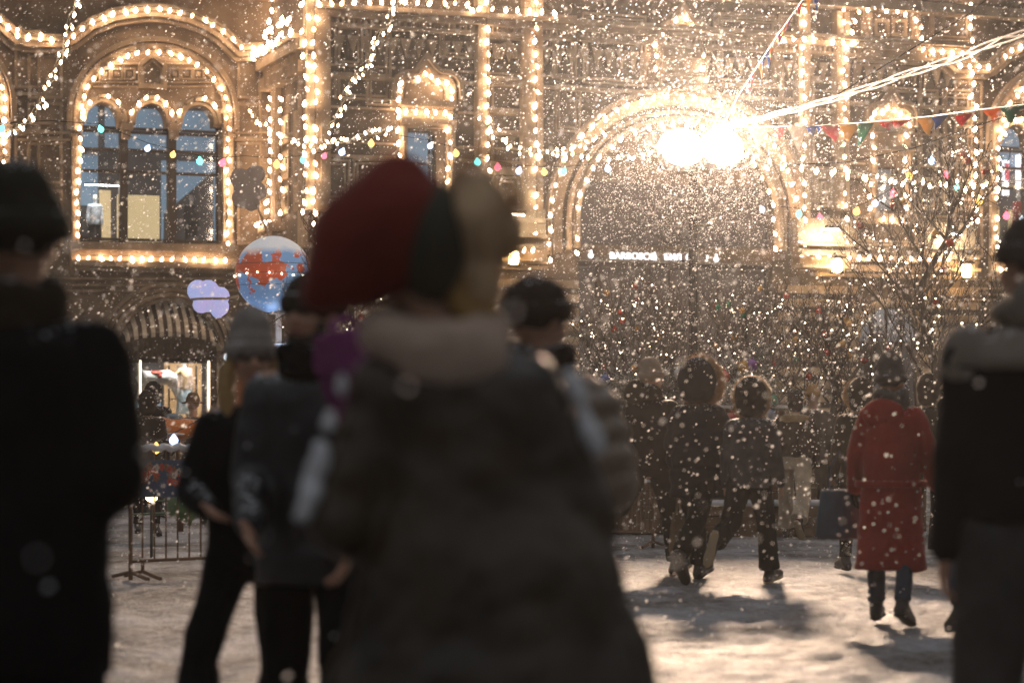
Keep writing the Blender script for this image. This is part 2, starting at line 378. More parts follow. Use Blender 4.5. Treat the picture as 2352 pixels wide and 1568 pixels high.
    for a, b_ in ((xm[1], xm[2]), (xm[3], xm[4])): f.box(a, b_, vd-.16, vd+.02, z0, z1)
    for y in (292, 300, 342, 392, 548, 556): 
        q = sh(rel([(300, y)]))[0][1]; f.box(u0, u1, vd-.05, vd+.05, q-.04, q+.04)
    wf = f.build('window_frame', FRAME, ARC)
    for k, (a, b_) in enumerate(((xm[0], xm[1]), (xm[2], xm[3]), (xm[4], xm[5]))):
        p = MB(); p.box(a, b_, vd+.07, vd+.09, z0, z1+.7); p.build('window_pane', GLASS, wf)
    rm = MB(); zz = lambda y: sh(rel([(300, y)]))[0][1]; vb = v+1.9
    xa = [sh(rel([(x, 400)]))[0][0] for x in (150, 186, 252, 292, 390, 402, 545)]
    rm.box(xa[0], xa[6], vb+.02, vb+.1, zz(700), zz(200), 3)                         # dark back
    rm.box(xa[0], xa[2], vb-.1, vb, zz(462), zz(343), 0); rm.box(xa[0], xa[2], vb-.12, vb-.11, zz(331), zz(230), 0)
    rm.box(xa[2]+.05, xa[3]-.12, vb-.1, vb, zz(560), zz(425), 2)
    rm.box(xa[3], xa[4], vb-.5, vb-.4, zz(560), zz(437), 2)
    rm.box(xa[5], xa[6], vb-.1, vb, zz(560), zz(350), 0); rm.box(xa[3]-.3, xa[6], vb-.12, vb-.11, zz(325), zz(230), 0)
    fill(rm, sh(rel([(404, 560), (404, 480), (470, 425), (520, 380), (520, 560)])), vb-.3, vb-.25, 3)  # stair soffit
    rm.box(xa[0], xa[6], v+.7, vb, z0-.3, z0-.02, 3)
    rm.build('room', [R_BLUE, R_GREY, R_TAN, R_DARK], ARC)
    # shop window
    S = [sh(rel([p]))[0] for p in ((272, 965), (504, 806), (490, 828), (325, 830))]
    f = MB(); vd = v+.4; zsill = S[0][1]
    f.box(S[0][0], S[1][0], vd-.1, vd+.1, S[1][1]-.35, S[1][1]-.22); f.box(S[0][0], S[0][0]+.3, vd-.08, vd+.08, zsill, S[1][1]); f.box(S[1][0]-.2, S[1][0], vd-.08, vd+.08, zsill, S[1][1])
    wf = f.build('shop_window_frame', FRAME, ARC)
    f = MB(); f.box(S[0][0]+.3, S[1][0]-.2, vd-.02, vd, zsill, S[1][1]-.35); f.build('shop_window_pane', GLASS, wf)
    f = MB()
    f.box(S[1][0]-.27, S[1][0]-.215, vd-.12, vd-.1, zsill+.03, S[2][1]); f.box(S[3][0]-.0, S[3][0]+.05, vd-.12, vd-.1, zsill, S[2][1]); f.box(S[3][0], S[1][0]-.215, vd-.12, vd-.1, zsill-.03, zsill+.06)
    f.build('light_strip', emit('strip_light', (1, .78, .5), 2.2), wf)
    # transom lattice and awning
    f = MB(); f.box(S[0][0], S[1][0], vd-.02, vd+.06, S[1][1]-.25, S[1][1]+1.5)
    for i in range(22): uu = S[0][0]+.1+i*.135; f.box(uu, uu+.04, vd-.06, vd-.02, S[1][1]-.22, S[1][1]+.22)
    f.build('transom', STONE_D, ARC)
    aw = MB(); A1 = sh(rel(parc(388, 806, 112, 108, 0, 180, 30))); A0 = sh(rel(parc(388, 806, 100, 60, 0, 180, 30)))
    zb = S[1][1]+.25; cxu = A1[15][0]; n = 12
    for i in range(n*2):
        t0, t1 = i/(n*2), (i+1)/(n*2); ua = S[1][0]+(S[0][0]-S[1][0])*t0; ub = S[1][0]+(S[0][0]-S[1][0])*t1
        def top(u_): q = max(0, 1-((u_-cxu)/((S[1][0]-S[0][0])/2))**2)**.5; return zb-.25+q*1.42
        def bot(u_): q = max(0, 1-((u_-cxu)/((S[1][0]-S[0][0])/2))**2)**.5; return zb-.2+q*.48
        seg = [(v+.28, 1.), (v+.02, .7), (v-.28, .36), (v-.42, 0.), (v-.43, -.16)]
        vs = []; 
        for vv, k in seg:
            for u_ in (ua, ub): vs.append((u_, vv, bot(u_)+(top(u_)-bot(u_))*k))
        vs2 = [(a, b_+.02, c) for a, b_, c in vs]; k = len(vs)
        aw.add(vs+vs2, [(2*j, 2*j+1, 2*j+3, 2*j+2) for j in range(4)]+[(k+2*j, k+2*j+2, k+2*j+3, k+2*j+1) for j in range(4)]+[(8, 9, k+9, k+8)], i % 2)
    aw.build('striped_awning', [rough('awning_cream', (.72,.62,.47), scale=4), rough('awning_brown', (.07,.04,.025), scale=4)], ARC)
    rm = MB(); vb = v+1.7
    rm.box(S[0][0], S[1][0], vb+.02, vb+.1, 0, S[1][1], 0); rm.box(S[1][0]-1.25, S[1][0]-.2, vb-.3, vb, zsill, S[1][1]-.3, 1)
    rm.box(S[1][0]-1.15, S[1][0]-.75, vb-.36, vb-.31, S[1][1]-.9, S[1][1]-.8, 2); rm.box(S[1][0]-1.15, S[1][0]-.3, vb-.36, vb-.31, zsill+.6, zsill+.64, 2)
    for k in range(4): rm.box(S[1][0]-1.2+k*.27, S[1][0]-1.16+k*.27, vb-.4, vb-.31, zsill, S[1][1]-.4, 2)
    rm.box(S[0][0], S[1][0]-1.3, vb-.1, vb, zsill+.05, zsill+.55, 3)
    rm.box(S[0][0], S[1][0], v+.5, vb, zsill-.1, zsill-.02, 1)
    rm.build('shop_display', [R_DARK, R_WOOD, FRAME, R_BLUE], ARC)
    # wall of this bay
    return sh(win_hole), sh(shop_hole)
PER = -((Q(349, 600, VL)[0]-Q(-175, 600, VL)[0]))
wl = MB(); h1 = bay(0, VL); h2 = bay(PER, VL)
u_lr = U_COR
for du, hs in ((0, h1), (PER, h2)):
    mid = u0L+PER/2
    o = [(mid, -.3), (u_lr+.02, -.3), (u_lr+.02, ZT), (mid, ZT)] if du == 0 else [(U_L, -.3), (mid, -.3), (mid, ZT), (U_L, ZT)]
    wallface(wl, o, list(hs), VL, .45)
wl.build('wall', STONE, ARC)
# ---- flank wall where the centre block steps forward
fl = MB(); fl.box(U_COR, U_COR+.3, .01, VL, -.3, ZT)
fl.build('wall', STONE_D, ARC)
t = MB()
for vv0, vv1, z0, z1, d in ((-.35, VL, 11.45, 11.75, .5), (-.35, VL, 11.2, 11.45, .3), (0, VL, 11.75, 11.9, .6), (-.1, VL, 5.6, 5.85, .25), (-.1, VL, 6.05, 6.2, .35)):
    t.box(U_COR-d, U_COR+.002, vv0, vv1, z0, z1)
for i in range(26): t.box(U_COR-.45, U_COR-.02, i*.17, i*.17+.08, 10.85, 11.19)
for z in (7.2, 8.2, 9.2): 
    for a in (.6, 2.4): t.box(U_COR-.06, U_COR+.002, a, a+1.3, z, z+.8); t.box(U_COR-.1, U_COR+.002, a+.2, a+1.1, z+.2, z+.6)
t.box(U_COR-.18, U_COR+.002, .5, 1.0, 6.2, 11.1); t.box(U_COR-.18, U_COR+.002, 3.4, 3.9, 6.2, 11.1)
t.box(U_COR-.5, U_COR+.002, 3.0, 4.2, 6.75, 7.0); t.box(U_COR-.35, U_COR+.002, 3.15, 4.05, 6.5, 6.74)
t.build('carved_trim', TRIM, ARC, bevel=.012)
# ---- centre block, plane v = 0
def qr(x0, y0, x1, y1, v=0): 
    a = Q(x0, y1, v); b_ = Q(x1, y0, v); return (a[0], a[1], b_[0], b_[1])
def arch_poly(x0, x1, ytop, ybot, v=0, point=False):
    cx = (x0+x1)/2; rx = (x1-x0)/2
    a = [Q(px, py, v) for px, py in parc(cx, ytop+rx, rx, rx, 0, 180, 12)]
    return [Q(x1, ybot, v)]+a+[Q(x0, ybot, v)]
win3 = [qr(932, 300, 1002, 500), qr(2014, 385, 2062, 478)]
holes = []
wp1 = [Q(932, 505, 0), Q(932, 312, 0), Q(942, 300, 0), Q(992, 300, 0), Q(1002, 312, 0), Q(1002, 505, 0)]
wp2 = [Q(2010, 485, 0), Q(2010, 392, 0), Q(2018, 384, 0), Q(2056, 384, 0), Q(2064, 392, 0), Q(2064, 485, 0)]
portal = [Q(1775, 965, 0), Q(1775, 530, 0)]+[Q(px, py, 0) for px, py in parc(1550, 505, 222, 205, 0, 180, 28)]+[Q(1328, 530, 0), Q(1328, 965, 0)]
zp = 0.0; portal[0] = (portal[0][0], -.2); portal[-1] = (portal[-1][0], -.2)
sw = []
for x0, x1 in ((790, 1060), (1975, 2112), (2262, 2500)):
    a = arch_poly(x0, x1, 705, 960); a[0] = (a[0][0], .05); a[-1] = (a[-1][0], .05); sw.append(a)
# right big bay shares the plane
duR = Q(2422, 600, 0)[0]-u0L
h3 = bay(duR, 0.0)
niche = [arch_poly(752, 800, 80, 138), arch_poly(1150, 1196, 105, 166, -.35)]
wc = MB(); uS = Q(2235, 600, 0)[0]
wallface(wc, [(U_COR, -.3), (uS, -.3), (uS, ZT), (U_COR, ZT)], [wp1, wp2, portal, sw[0], sw[1], niche[0]], 0, .35)
wallface(wc, [(uS, -.3), (U_R, -.3), (U_R, ZT), (uS, ZT)], [h3[0], h3[1]], 0, .45)
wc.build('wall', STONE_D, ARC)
# backings
bk = MB()
bk.box(U_COR+.1, uS, .36, .42, 8.2, ZT, 0); bk.build('niche_backing', STONE_D, ARC)
for i, wpn in enumerate((wp1, wp2)):
    us = [p[0] for p in wpn]; zs = [p[1] for p in wpn]
    f = MB(); a0, a1, z0, z1 = min(us), max(us), min(zs), max(zs)
    for x in (a0, a1-.06, (a0+a1)/2+.28): f.box(x, x+.06, .2, .26, z0, z1)
    for z in (z0, z1-.06, z0+(z1-z0)*.62): f.box(a0, a1, .21, .25, z, z+.06)
    wf = f.build('window_frame', FRAME, ARC); p = MB(); p.box(a0, a1, .28, .30, z0, z1); p.build('window_pane', GLASS, wf)
    p = MB(); p.box(a0-.1, a1+.1, .325, .35, z0-.1, z1+.1); p.build('window_blind', R_BLUE if i == 0 else R_GREY, wf)
TR = MB()
# ogee-hooded windows
def ogee(cx, yb, w_, h, v=0):
    pts = [(-.5,0),(-.5,.22),(-.485,.42),(-.43,.56),(-.33,.64),(-.2,.655),(-.14,.72),(-.07,.86),(0,1),(.07,.86),(.14,.72),(.2,.655),(.33,.64),(.43,.56),(.485,.42),(.5,.22),(.5,0)]
    return [Q(cx+a*w_, yb-b_*h, v) for a, b_ in pts][::-1]
def hooded(cx, ytop, w_, h, ybot, v=0):
    yb = ytop+h
    for k, (gr, dv) in enumerate(((1.0, .30), (.78, .22), (.58, .13))):
        sweep(TR, ogee(cx, yb, w_*gr, h*(gr**.8), v), rectp(-.10, .02, v-dv, v))
    fill(TR, ogee(cx, yb, w_*.96, h*.95, v), v-.06, v-.0)
    x0, x1 = cx-w_*.40, cx+w_*.40
    for y0, y1, ex, dv in ((yb+2, yb+12, .06, .30), (yb+14, yb+42, 0, .16), (yb+45, yb+52, .05, .34), (yb+54, yb+60, .1, .2)):
        a = Q(x0, y1, v); b_ = Q(x1, y0, v); TR.box(a[0]-ex, b_[0]+ex, v-dv, v+.001, a[1], b_[1])
    for xa, xb in ((cx-w_*.44, cx-w_*.30), (cx+w_*.30, cx+w_*.44)):
        a = Q(xa, ybot, v); b_ = Q(xb, yb+60, v); TR.box(a[0], b_[0], v-.16, v+.002, a[1], b_[1]); TR.tube([((a[0]+b_[0])/2, v-.2, a[1]), ((a[0]+b_[0])/2, v-.2, b_[1])], .07, 8)
    for y0, y1, dv in ((ybot, ybot+8, .3), (ybot+10, ybot+20, .2)):
        a = Q(cx-w_*.5, y1, v); b_ = Q(cx+w_*.5, y0, v); TR.box(a[0], b_[0], v-dv, v, a[1], b_[1])
hooded(977, 137, 148, 96, 506); hooded(2043, 214, 108, 80, 494); hooded(1563, 22, 112, 100, 180)
hooded(2043, -150, 150, 60, 120)
# pilaster strips (px x0,x1,ytop)
for x0, x1, y0 in ((704, 733, 60), (733, 760, 135), (1098, 1125, 20), (1205, 1248, 20), (1835, 1862, 80), (1922, 1952, 80)):
    a = Q(x0, 480, -.35); b_ = Q(x1, y0, -.35); TR.box(a[0], b_[0], -.35, 0, a[1], 13.4)
    TR.box(a[0]+.05, b_[0]-.05, -.39, -.35, a[1]+.3, 9.6)
for x0, x1 in ((1098, 1248), (1835, 1952), (2128, 2236)):          # pedestals of the pilasters, with stepped bases
    for y0, y1, dv in ((478, 500, .42), (500, 512, .5), (512, 536, .46), (538, 546, .62), (548, 560, .5), (561, 570, .7), (572, 590, .56), (591, 600, .75)):
        k = .93 if x0 > 1500 else 1; 
        z0 = zc(1170, y1, -.4); z1 = zc(1170, y0, -.4); a = Q(x0-4, 600, -.4)[0]; b_ = Q(x1+4, 600, -.4)[0]
        TR.box(a, b_, -dv, 0, z0+.003, z1-.003)
for x0, x1 in ((1126, 1204), (1863, 1921)):                        # panelling between the pilasters
    for y0, y1 in ((190, 250), (262, 300), (310, 385)):
        a = qr(x0+6, y0, x1-6, y1, -.1); sweep(TR, [(a[0], a[1]), (a[0], a[3]), (a[2], a[3]), (a[2], a[1])], rectp(-.03, .05, -.12, 0), closed=True)
    for gr in (0, 9, 18): a = qr(x0+6+gr, 400+gr, x1-6-gr, 472-gr, -.1); sweep(TR, [(a[0], a[1]), (a[0], a[3]), (a[2], a[3]), (a[2], a[1])], rectp(-.03, .03, -.20+gr*.006, 0), closed=True)
    for gr in (1, .72, .45): sweep(TR, [Q(px, py, -.1) for px, py in parc((x0+x1)/2, 135, 30*gr, 34*gr, 0, 180, 12)], rectp(-.04, .03, -.14, 0))
    for y in (182, 256, 305, 392, 86): a = qr(x0-2, y-3, x1+2, y+3, -.1); TR.box(a[0], a[2], -.22, 0, a[1], a[3])
# string courses right across
for z, h_, d in ((5.60, .10, .28), (5.78, .18, .22), (6.06, .10, .38), (6.2, .06, .24), (7.05, .06, .08), (8.55, .08, .14), (8.95, .05, .1), (9.9, .06, .1), (10.7, .10, .18), (11.05, .05, .1), (12.35, .16, .4), (12.55, .12, .55), (12.1, .1, .3), (13.5, .3, .6), (15.5, .4, .9), (17.6, .5, 1.2)):
    segs = [(U_COR, Q(1250, 600, 0)[0]), (Q(1862, 600, 0)[0], uS)] if z < 10.3 else [(U_COR, uS)]
    for a, b_ in segs:
        if 6.5 < z < 12:      # broken by windows
            cuts = [(Q(905, 300, 0)[0], Q(1052, 300, 0)[0]), (Q(1985, 300, 0)[0], Q(2100, 300, 0)[0])]
            cur = a
            for c0, c1 in cuts:
                if c0 > cur and c0 < b_: TR.box(cur, c0, -d, 0, z, z+h_); cur = c1
            if cur < b_: TR.box(cur, b_, -d, 0, z, z+h_)
        else: TR.box(a, b_, -d, 0, z, z+h_)
for z in (13.5, 15.5, 17.6): TR.box(U_L, U_COR, VL-.5, VL, z, z+.3); TR.box(uS, U_R, -.55, 0, z, z+.3)
# dentils and triangular lambrequins under the top cornice
for i in range(150):
    u_ = U_COR+.1+i*.16
    if u_ < uS: TR.box(u_, u_+.08, -.26, 0, 12.22, 12.34)
for i in range(60):
    u_ = U_COR+.2+i*.38
    if u_ < uS: TR.add([(u_, -.1, 11.9), (u_+.3, -.1, 11.9), (u_+.15, -.1, 11.4), (u_, 0, 11.9), (u_+.3, 0, 11.9), (u_+.15, 0, 11.4)], [(0,2,1), (0,3,5,2), (2,5,4,1)])
# plain framed panels between features
for x0, y0, x1, y1 in ((770, 60, 830, 150), (842, 60, 895, 240), (770, 175, 895, 225), (1010, 60, 1090, 130), (1055, 150, 1092, 460), (735, 370, 800, 460), (812, 370, 900, 560), (1270, 40, 1320, 180), (1340, 40, 1480, 190), (1275, 200, 1330, 300), (1650, 40, 1780, 190), (1790, 40, 1830, 240), (1790, 260, 1830, 330), (1962, 150, 2120, 205), (2108, 210, 2150, 480), (2165, 210, 2228, 480), (1958, 330, 1985, 480), (1640, 50, 1830, 90), (2135, 20, 2225, 90), (1480, 40, 1500, 120), (2110, 500, 2230, 560), (1958, 505, 2110, 560)):
    a = qr(x0, y0, x1, y1, 0)
    for gr in (0, .10): 
        if a[2]-a[0] > .5 and a[3]-a[1] > .5: sweep(TR, [(a[0]+gr, a[1]+gr), (a[0]+gr, a[3]-gr), (a[2]-gr, a[3]-gr), (a[2]-gr, a[1]+gr)], rectp(-.03, .03, -.10+gr*.4, 0), closed=True)
for x in (2022, 2062): 
    a = qr(x-14, 50, x+14, 80, 0); sweep(TR, [(a[0], a[1]), (a[0], a[3]), (a[2], a[3]), (a[2], a[1])], rectp(-.05, .05, -.12, 0), closed=True)
# great portal archivolts
for rx, ry, n0, n1, dv, yb in ((292, 295, -.12, .0, .34, 585), (280, 282, -.06, .0, .2, 585), (262, 262, -.3, .0, .12, 580), (244, 243, -.08, .0, .24, 575), (229, 228, -.10, .02, .36, 570)):
    pts = [Q(1550+rx, yb, 0)]+[Q(px, py, 0) for px, py in parc(1550, 505, rx, ry-(80 if rx < 230 else 0)*0, 0, 180, 36)]+[Q(1550-rx, yb, 0)]
    sweep(TR, pts, rectp(n0, n1, -dv, 0))
# rusticated ground floor stripes
for x0, x1 in ((1255, 1325), (1785, 1965), (2120, 2240), (700, 780), (1070, 1250)):
    a = Q(x0, 800, 0)[0]; b_ = Q(x1, 800, 0)[0]
    for k in range(13): TR.box(a, b_, -.16-.04*(k % 2), 0, .3+k*.40, .3+k*.40+.22)
# arches of the ground floor
for x0, x1 in ((790, 1060), (1975, 2112)):
    for gr, dv in ((1.06, .12), (1.2, .22)):
        cx = (x0+x1)/2; rx = (x1-x0)/2; pts = [Q(px, py, 0) for px, py in parc(cx, 705+rx, rx*gr, rx*gr, 0, 180, 20)]; sweep(TR, pts, rectp(-.07, .05, -dv, 0))
TR.build('carved_trim', TRIM, ARC, bevel=.010)
# dark shop fronts behind ground floor arches and portal
for a, nm in ((sw[0], 'arched_shop_window'), (sw[1], 'arched_shop_window')):
    us = [p[0] for p in a]; zs = [p[1] for p in a]; a0, a1 = min(us), max(us); zt = max(zs)
    f = MB(); 
    for k in range(5): x = a0+(a1-a0)*k/4; f.box(x-.04, x+.04, .2, .28, .05, zt)
    for z in (.1, 1.0, zt-(a1-a0)/2-.1, zt-.05): f.box(a0, a1, .19, .27, z, z+.09)
    wf = f.build(nm, FRAME, ARC); p = MB(); p.box(a0, a1, .29, .31, .05, zt); p.build('window_pane', GLASS, wf)
    p = MB(); p.box(a0, a1, .34, .4, .05, zt-(a1-a0)/2, 1); p.box(a0, a1, .34, .4, zt-(a1-a0)/2+.002, zt, 0); p.build('shop_room', [R_GREY, R_DARK], wf)
# portal: fascia, glazing
a0, a1 = Q(1328, 700, 0)[0], Q(1775, 700, 0)[0]
f = MB(); zf0, zf1 = zc(1340, 597), zc(1340, 560)
f.box(a0, a1, .05, .4, zf0, zf1); f.build('sign_fascia', rough('fascia_bronze', (.16,.105,.06), rough_=.45, bump=.1), ARC)
f = MB()
for k in range(9): x = a0+(a1-a0)*k/8; f.box(x-.07, x+.07, .3, .45, 0, zf0)
for z in (.05, 2.4, 3.6, zf0-.15): f.box(a0, a1, .31, .44, z, z+.1)
for k in range(7): 
    an = R(180*(k+.0)/6); f.tube([Vector(((a0+a1)/2, .38, zf1)), Vector(((a0+a1)/2+math.cos(an)*3.4, .38, zf1+math.sin(an)*3.6))], .05, 6)
wf = f.build('portal_glazing', FRAME, ARC)
f = MB(); f.box(a0, a1, .5, .55, 0, 11.2); f.build('portal_room', R_DARK, wf)
# white lettering
LET = emit('sign_letter_light', (.92,.96,1.0), 1.3)
def wall_text(s, px, py_base, size, name='sign_lettering', v=0, mat=None, xs=1.0):
    t_ = text_obj(s, name, size, mat or LET, ARC, depth=.03, bold=.002); u_, z_ = Q(px, py_base, v)
    t_.matrix_parent_inverse = Matrix(); t_.location = (u_, v, z_); t_.rotation_euler = (R(90), 0, 0); t_.scale = (xs, 1, 1); return t_
wall_text('BARBOSCO', 1400, 594, .275, xs=1.02, v=.0)
wall_text('БИЛ', 1526, 597, .255); wall_text('ОН', 1575, 598, .255); wall_text('!', 1622, 600, .255)
for px, py in ((1357, 585), (1503, 590), (1645, 594)):
    u_, z_ = Q(px, py, 0); e_ = MB(); e_.ell((u_, .0, z_-.02), .085, .04, .085); e_.ell((u_+.01, .0, z_+.10), .035, .03, .045); e_.build('sign_emblem', LET, ARC, smooth=True)
# right bay: lit advertising in the window
v_ = 1.2
for px0, px1, py0, py1, s in ((2216+120, 2420, 362, 404, 'SCO'),):
    a = qr(px0, py0, px1+60, py1, v_); p = MB(); p.box(a[0], a[2], v_, v_+.1, a[1], a[3]); p.build('lit_poster', emit('poster_light', (.95,.88,.9), 1.6), ARC)
    t_ = wall_text('SCO 50', px0+8, py1-8, .42, 'poster_lettering', v=v_-.03, mat=emit('red_letter', (.75,.10,.13), 1.0))
    a = qr(px0, py1+6, px1+60, py1+28, v_)
    p = MB(); p.box(a[0], a[2], v_, v_+.1, a[1], a[3]); p.build('lit_poster', MATS['poster_light'], ARC)
a = qr(2305, 368, 2318, 448, v_); p = MB(); p.box(a[0], a[2], v_, v_+.1, a[1], a[3]); p.build('lit_poster', MATS['poster_light'], ARC)
a = qr(2308, 376, 2317, 414, v_); p = MB(); p.box(a[0], a[2], v_-.03, v_, a[1], a[3]); p.build('poster_mark', MATS['red_letter'], ARC)

# ================================================================ garlands of bulbs on the facade
bme = None
def bulb_mesh(r, L_, mat, nm):
    b_ = MB(); prof = [(0, .04), (.12, .35), (.2, .42), (.35, .8), (.55, 1.0), (.75, .9), (.9, .55), (1, .08)]
    b_.tube([(0, 0, -t_*L_) for t_, _ in prof], [r*q for _, q in prof], 8); me = bpy.data.meshes.new(nm); me.from_pydata(b_.v, [], b_.f); me.materials.append(mat)
    me.polygons.foreach_set('use_smooth', [True]*len(me.polygons)); me.update(); return me
BME = bulb_mesh(.049, .175, BULB_M, 'bulb'); BME2 = bulb_mesh(.046, .165, emit('warm_bulb_dimmer_light', (1.0,.60,.34), 12), 'bulb'); BME3 = bulb_mesh(.046, .165, rough('dead_bulb', (.3,.22,.15), rough_=.2, bump=0), 'bulb'); SME = bulb_mesh(.022, .085, emit('small_bulb_light', (1, .68, .38), 20), 'small_bulb')
rnd = random.Random(5)
NB = [0]
def garland(name, label, cat, wpts, step=.33, me=None, grp=None, jit=.5, cord=CABLE, cr=.010, wander=0, twist=None):
    me = me or BME; wpts = [Vector(p) for p in wpts]; c = sum(wpts, Vector())/len(wpts); 
    lo = min(p.z for p in wpts); base = Vector((c.x, c.y, lo))
    r_ = empty(name, base); tag(r_, label, cat, grp)
    mb = MB(); dense = resample(wpts, .2) if len(wpts) > 1 else wpts
    if twist:
        for ph in (0, math.pi):
            mb.tube([p-base+Vector((math.cos(i*1.1+ph), 0, math.sin(i*1.1+ph)))*twist for i, p in enumerate(resample(wpts, .12))], cr, 4)
    else: mb.tube([p-base+Vector((rnd.uniform(-1, 1), 0, rnd.uniform(-1, 1)))*.012 for p in dense], cr, 4)
    mb.build('cord', cord, r_)
    k = 0
    for p in resample(wpts, step):
        if k > 96: break
        mk = me
        if me is BME: c_ = rnd.random(); mk = BME3 if c_ < .04 else (BME2 if c_ < .22 else BME)
        o = bpy.data.objects.new('bulb', mk); COL.objects.link(o); o.parent = r_
        q = p-base+Vector((rnd.uniform(-1, 1)*wander, rnd.uniform(-.5, 0)*wander, rnd.uniform(-1, 1)*wander)); o.location = q
        o.rotation_euler = (R(rnd.uniform(-35, 35)*jit*2), R(rnd.uniform(-35, 35)*jit*2), rnd.uniform(0, 6)); s = rnd.uniform(.85, 1.12); o.scale = (s, s, s); k += 1; NB[0] += 1
    return r_
def W3(pts, v): return [BM @ Vector((a, v, b)) for a, b in pts]
G1 = 'bulb garlands outlining the facade'
def bayg(du, v, where):
    sh = lambda pts: [(a+u0L+du, b) for a, b in pts]
    garland('bulb_garland', 'warm bulbs along the tall wavy hood moulding '+where, 'garland', W3(sh(hood), v-.46), .33, grp=G1)
    garland('bulb_garland', 'warm bulbs round the big window arch and its jambs '+where, 'garland', W3(sh(inner_g), v-.2), .30, grp=G1)
    sc3 = []
    for (cx, cy) in ((234, 282), (346, 284), (454, 286)): sc3 += parc(cx, cy-2, 50, 62, 155, 25, 8)
    garland('bulb_garland', 'warm bulbs in three scallops over the window heads '+where, 'garland', W3(sh(rel(sc3)), v-.28), .30, grp=G1)
    garland('bulb_garland', 'straight row of warm bulbs along the stone sill '+where, 'garland', W3(sh(rel([(176, 588), (528, 594)])), v-.33), .30, grp=G1)
bayg(0, VL, 'of the left shop window bay'); bayg(duR, 0, 'at the right edge')
sh = lambda pts: [(a+u0L+PER, b) for a, b in pts]
garland('bulb_garland', 'warm bulbs on the hood moulding cut by the left edge', 'garland', W3(sh(hood), VL-.46), .33, grp=G1)
garland('bulb_garland', 'warm bulbs down the window arch cut by the left edge', 'garland', W3(sh(inner_g), VL-.2), .30, grp=G1)
def fg(label, px, v, step=.32, **k): return garland('bulb_garland', label, 'garland', [F(a, b_, v) for a, b_ in px], step, grp=G1, **k)
fg('short warm bulb string climbing the inner corner above the left hood', [(598, 110), (611, 100), (618, 81), (618, 56), (624, 6), (628, -60)], VL-.46)
# strings on the flank and its corner
def flk(u_off, vv, z0, z1): return [BM @ Vector((U_COR-u_off, vv, z0+(z1-z0)*i/8)) for i in range(9)]
garland('bulb_garland', 'warm bulbs down the left side of the flank pilaster near the inner corner', 'garland', flk(.22, 3.95, 7.1, 11.0), .30, grp=G1, wander=.04)
garland('bulb_garland', 'warm bulbs down the right side of the flank pilaster near the inner corner', 'garland', flk(.22, 2.7, 7.3, 10.6), .32, grp=G1, wander=.04)
garland('bulb_garland', 'warm bulb cluster along the slanting cornice of the flank wall', 'garland', [BM @ Vector((U_COR-.62, 4.3-4.5*i/8, 11.95)) for i in range(9)], .26, grp=G1, wander=.10)
garland('bulb_garland', 'second warm bulb line higher on the slanting flank cornice', 'garland', [BM @ Vector((U_COR-.62, 3.2-3.4*i/8, 12.4)) for i in range(9)], .30, grp=G1, wander=.10)
garland('bulb_garland', 'short row of warm bulbs on the little flank ledge', 'garland', [BM @ Vector((U_COR-.55, 4.1-1.1*i/4, 7.05)) for i in range(5)], .22, grp=G1)
fg('warm bulbs straight down the left edge of the corner pier', [(702, -20), (700, 160), (700, 500)], -.40, .33, wander=.06)
fg('warm bulbs straight down the right edge of the corner pier', [(722, -20), (724, 200), (724, 520)], -.42, .33, wander=.04)
fg('row of warm bulbs on the top cornice between corner pier and first pilaster', [(730, 2), (900, -2), (1085, 4)], -.60, .36)
fg('row of warm bulbs on the cornice of the first pilaster', [(1078, 18), (1105, 14), (1250, 20), (1275, 24)], -.60, .36)
fg('warm bulbs down the left edge of the first pilaster', [(1118, 0), (1120, 200), (1122, 470)], -.42, .36)
fg('warm bulbs down the right edge of the first pilaster', [(1229, 0), (1232, 200), (1233, 560)], -.42, .36)
fg('warm bulbs inside the hood of the small window above the red hat', [(918, 222), (916, 196), (930, 182), (948, 180), (966, 172), (978, 160), (990, 172), (1006, 182), (1022, 184), (1034, 194), (1036, 222)], -.26, .24)
fg('warm bulbs on the lintel of the small window above the red hat', [(912, 248), (1040, 254)], -.38, .28)
fg('warm bulbs down the left jamb of the small window above the red hat', [(917, 262), (916, 460)], -.30, .36)
fg('warm bulbs down the right jamb of the small window above the red hat', [(1031, 262), (1034, 500)], -.30, .36)
fg('warm bulbs along the outer rim of the great portal arch', [(1263, 590)]+parc(1550, 505, 287, 290, 180, 0, 30)+[(1837, 590)], -.38, .42)
fg('warm bulbs along the inner rim of the great portal arch', [(1322, 575)]+parc(1550, 505, 227, 226, 180, 0, 30)+[(1778, 575)], -.40, .42)
fg('warm bulbs round the pointed niche over the great portal', [(1508, 178), (1504, 100), (1512, 78), (1530, 60), (1548, 44), (1563, 28), (1578, 44), (1600, 62), (1616, 82), (1619, 120), (1618, 180)], -.34, .34)
fg('warm bulbs down the left edge of the second pilaster', [(1843, -10), (1846, 300), (1848, 570)], -.42, .36)
fg('warm bulbs down the right edge of the second pilaster', [(1938, -10), (1940, 300), (1944, 560)], -.42, .36)
fg('row of warm bulbs on the cornice of the second pilaster', [(1800, 86), (1850, 84), (1960, 94)], -.62, .32)
fg('warm bulbs over the blunt arch at the upper right', [(1960, 93), (1954, 70), (1966, 26), (1984, 15), (2030, 17), (2066, 20), (2088, 30), (2105, 44), (2119, 60), (2119, 87), (2124, 112), (2150, 112), (2210, 118), (2250, 126)], -.48, .33)
fg('warm bulbs inside the hood of the narrow right window', [(1999, 284), (1998, 268), (2014, 252), (2032, 250), (2043, 240), (2056, 250), (2074, 256), (2086, 268), (2087, 290)], -.26, .24)
fg('warm bulbs down the left jamb of the narrow right window', [(2004, 306), (2001, 420), (2000, 486)], -.30, .36)
fg('warm bulbs down the right jamb of the narrow right window', [(2078, 306), (2077, 420), (2078, 486)], -.30, .36)
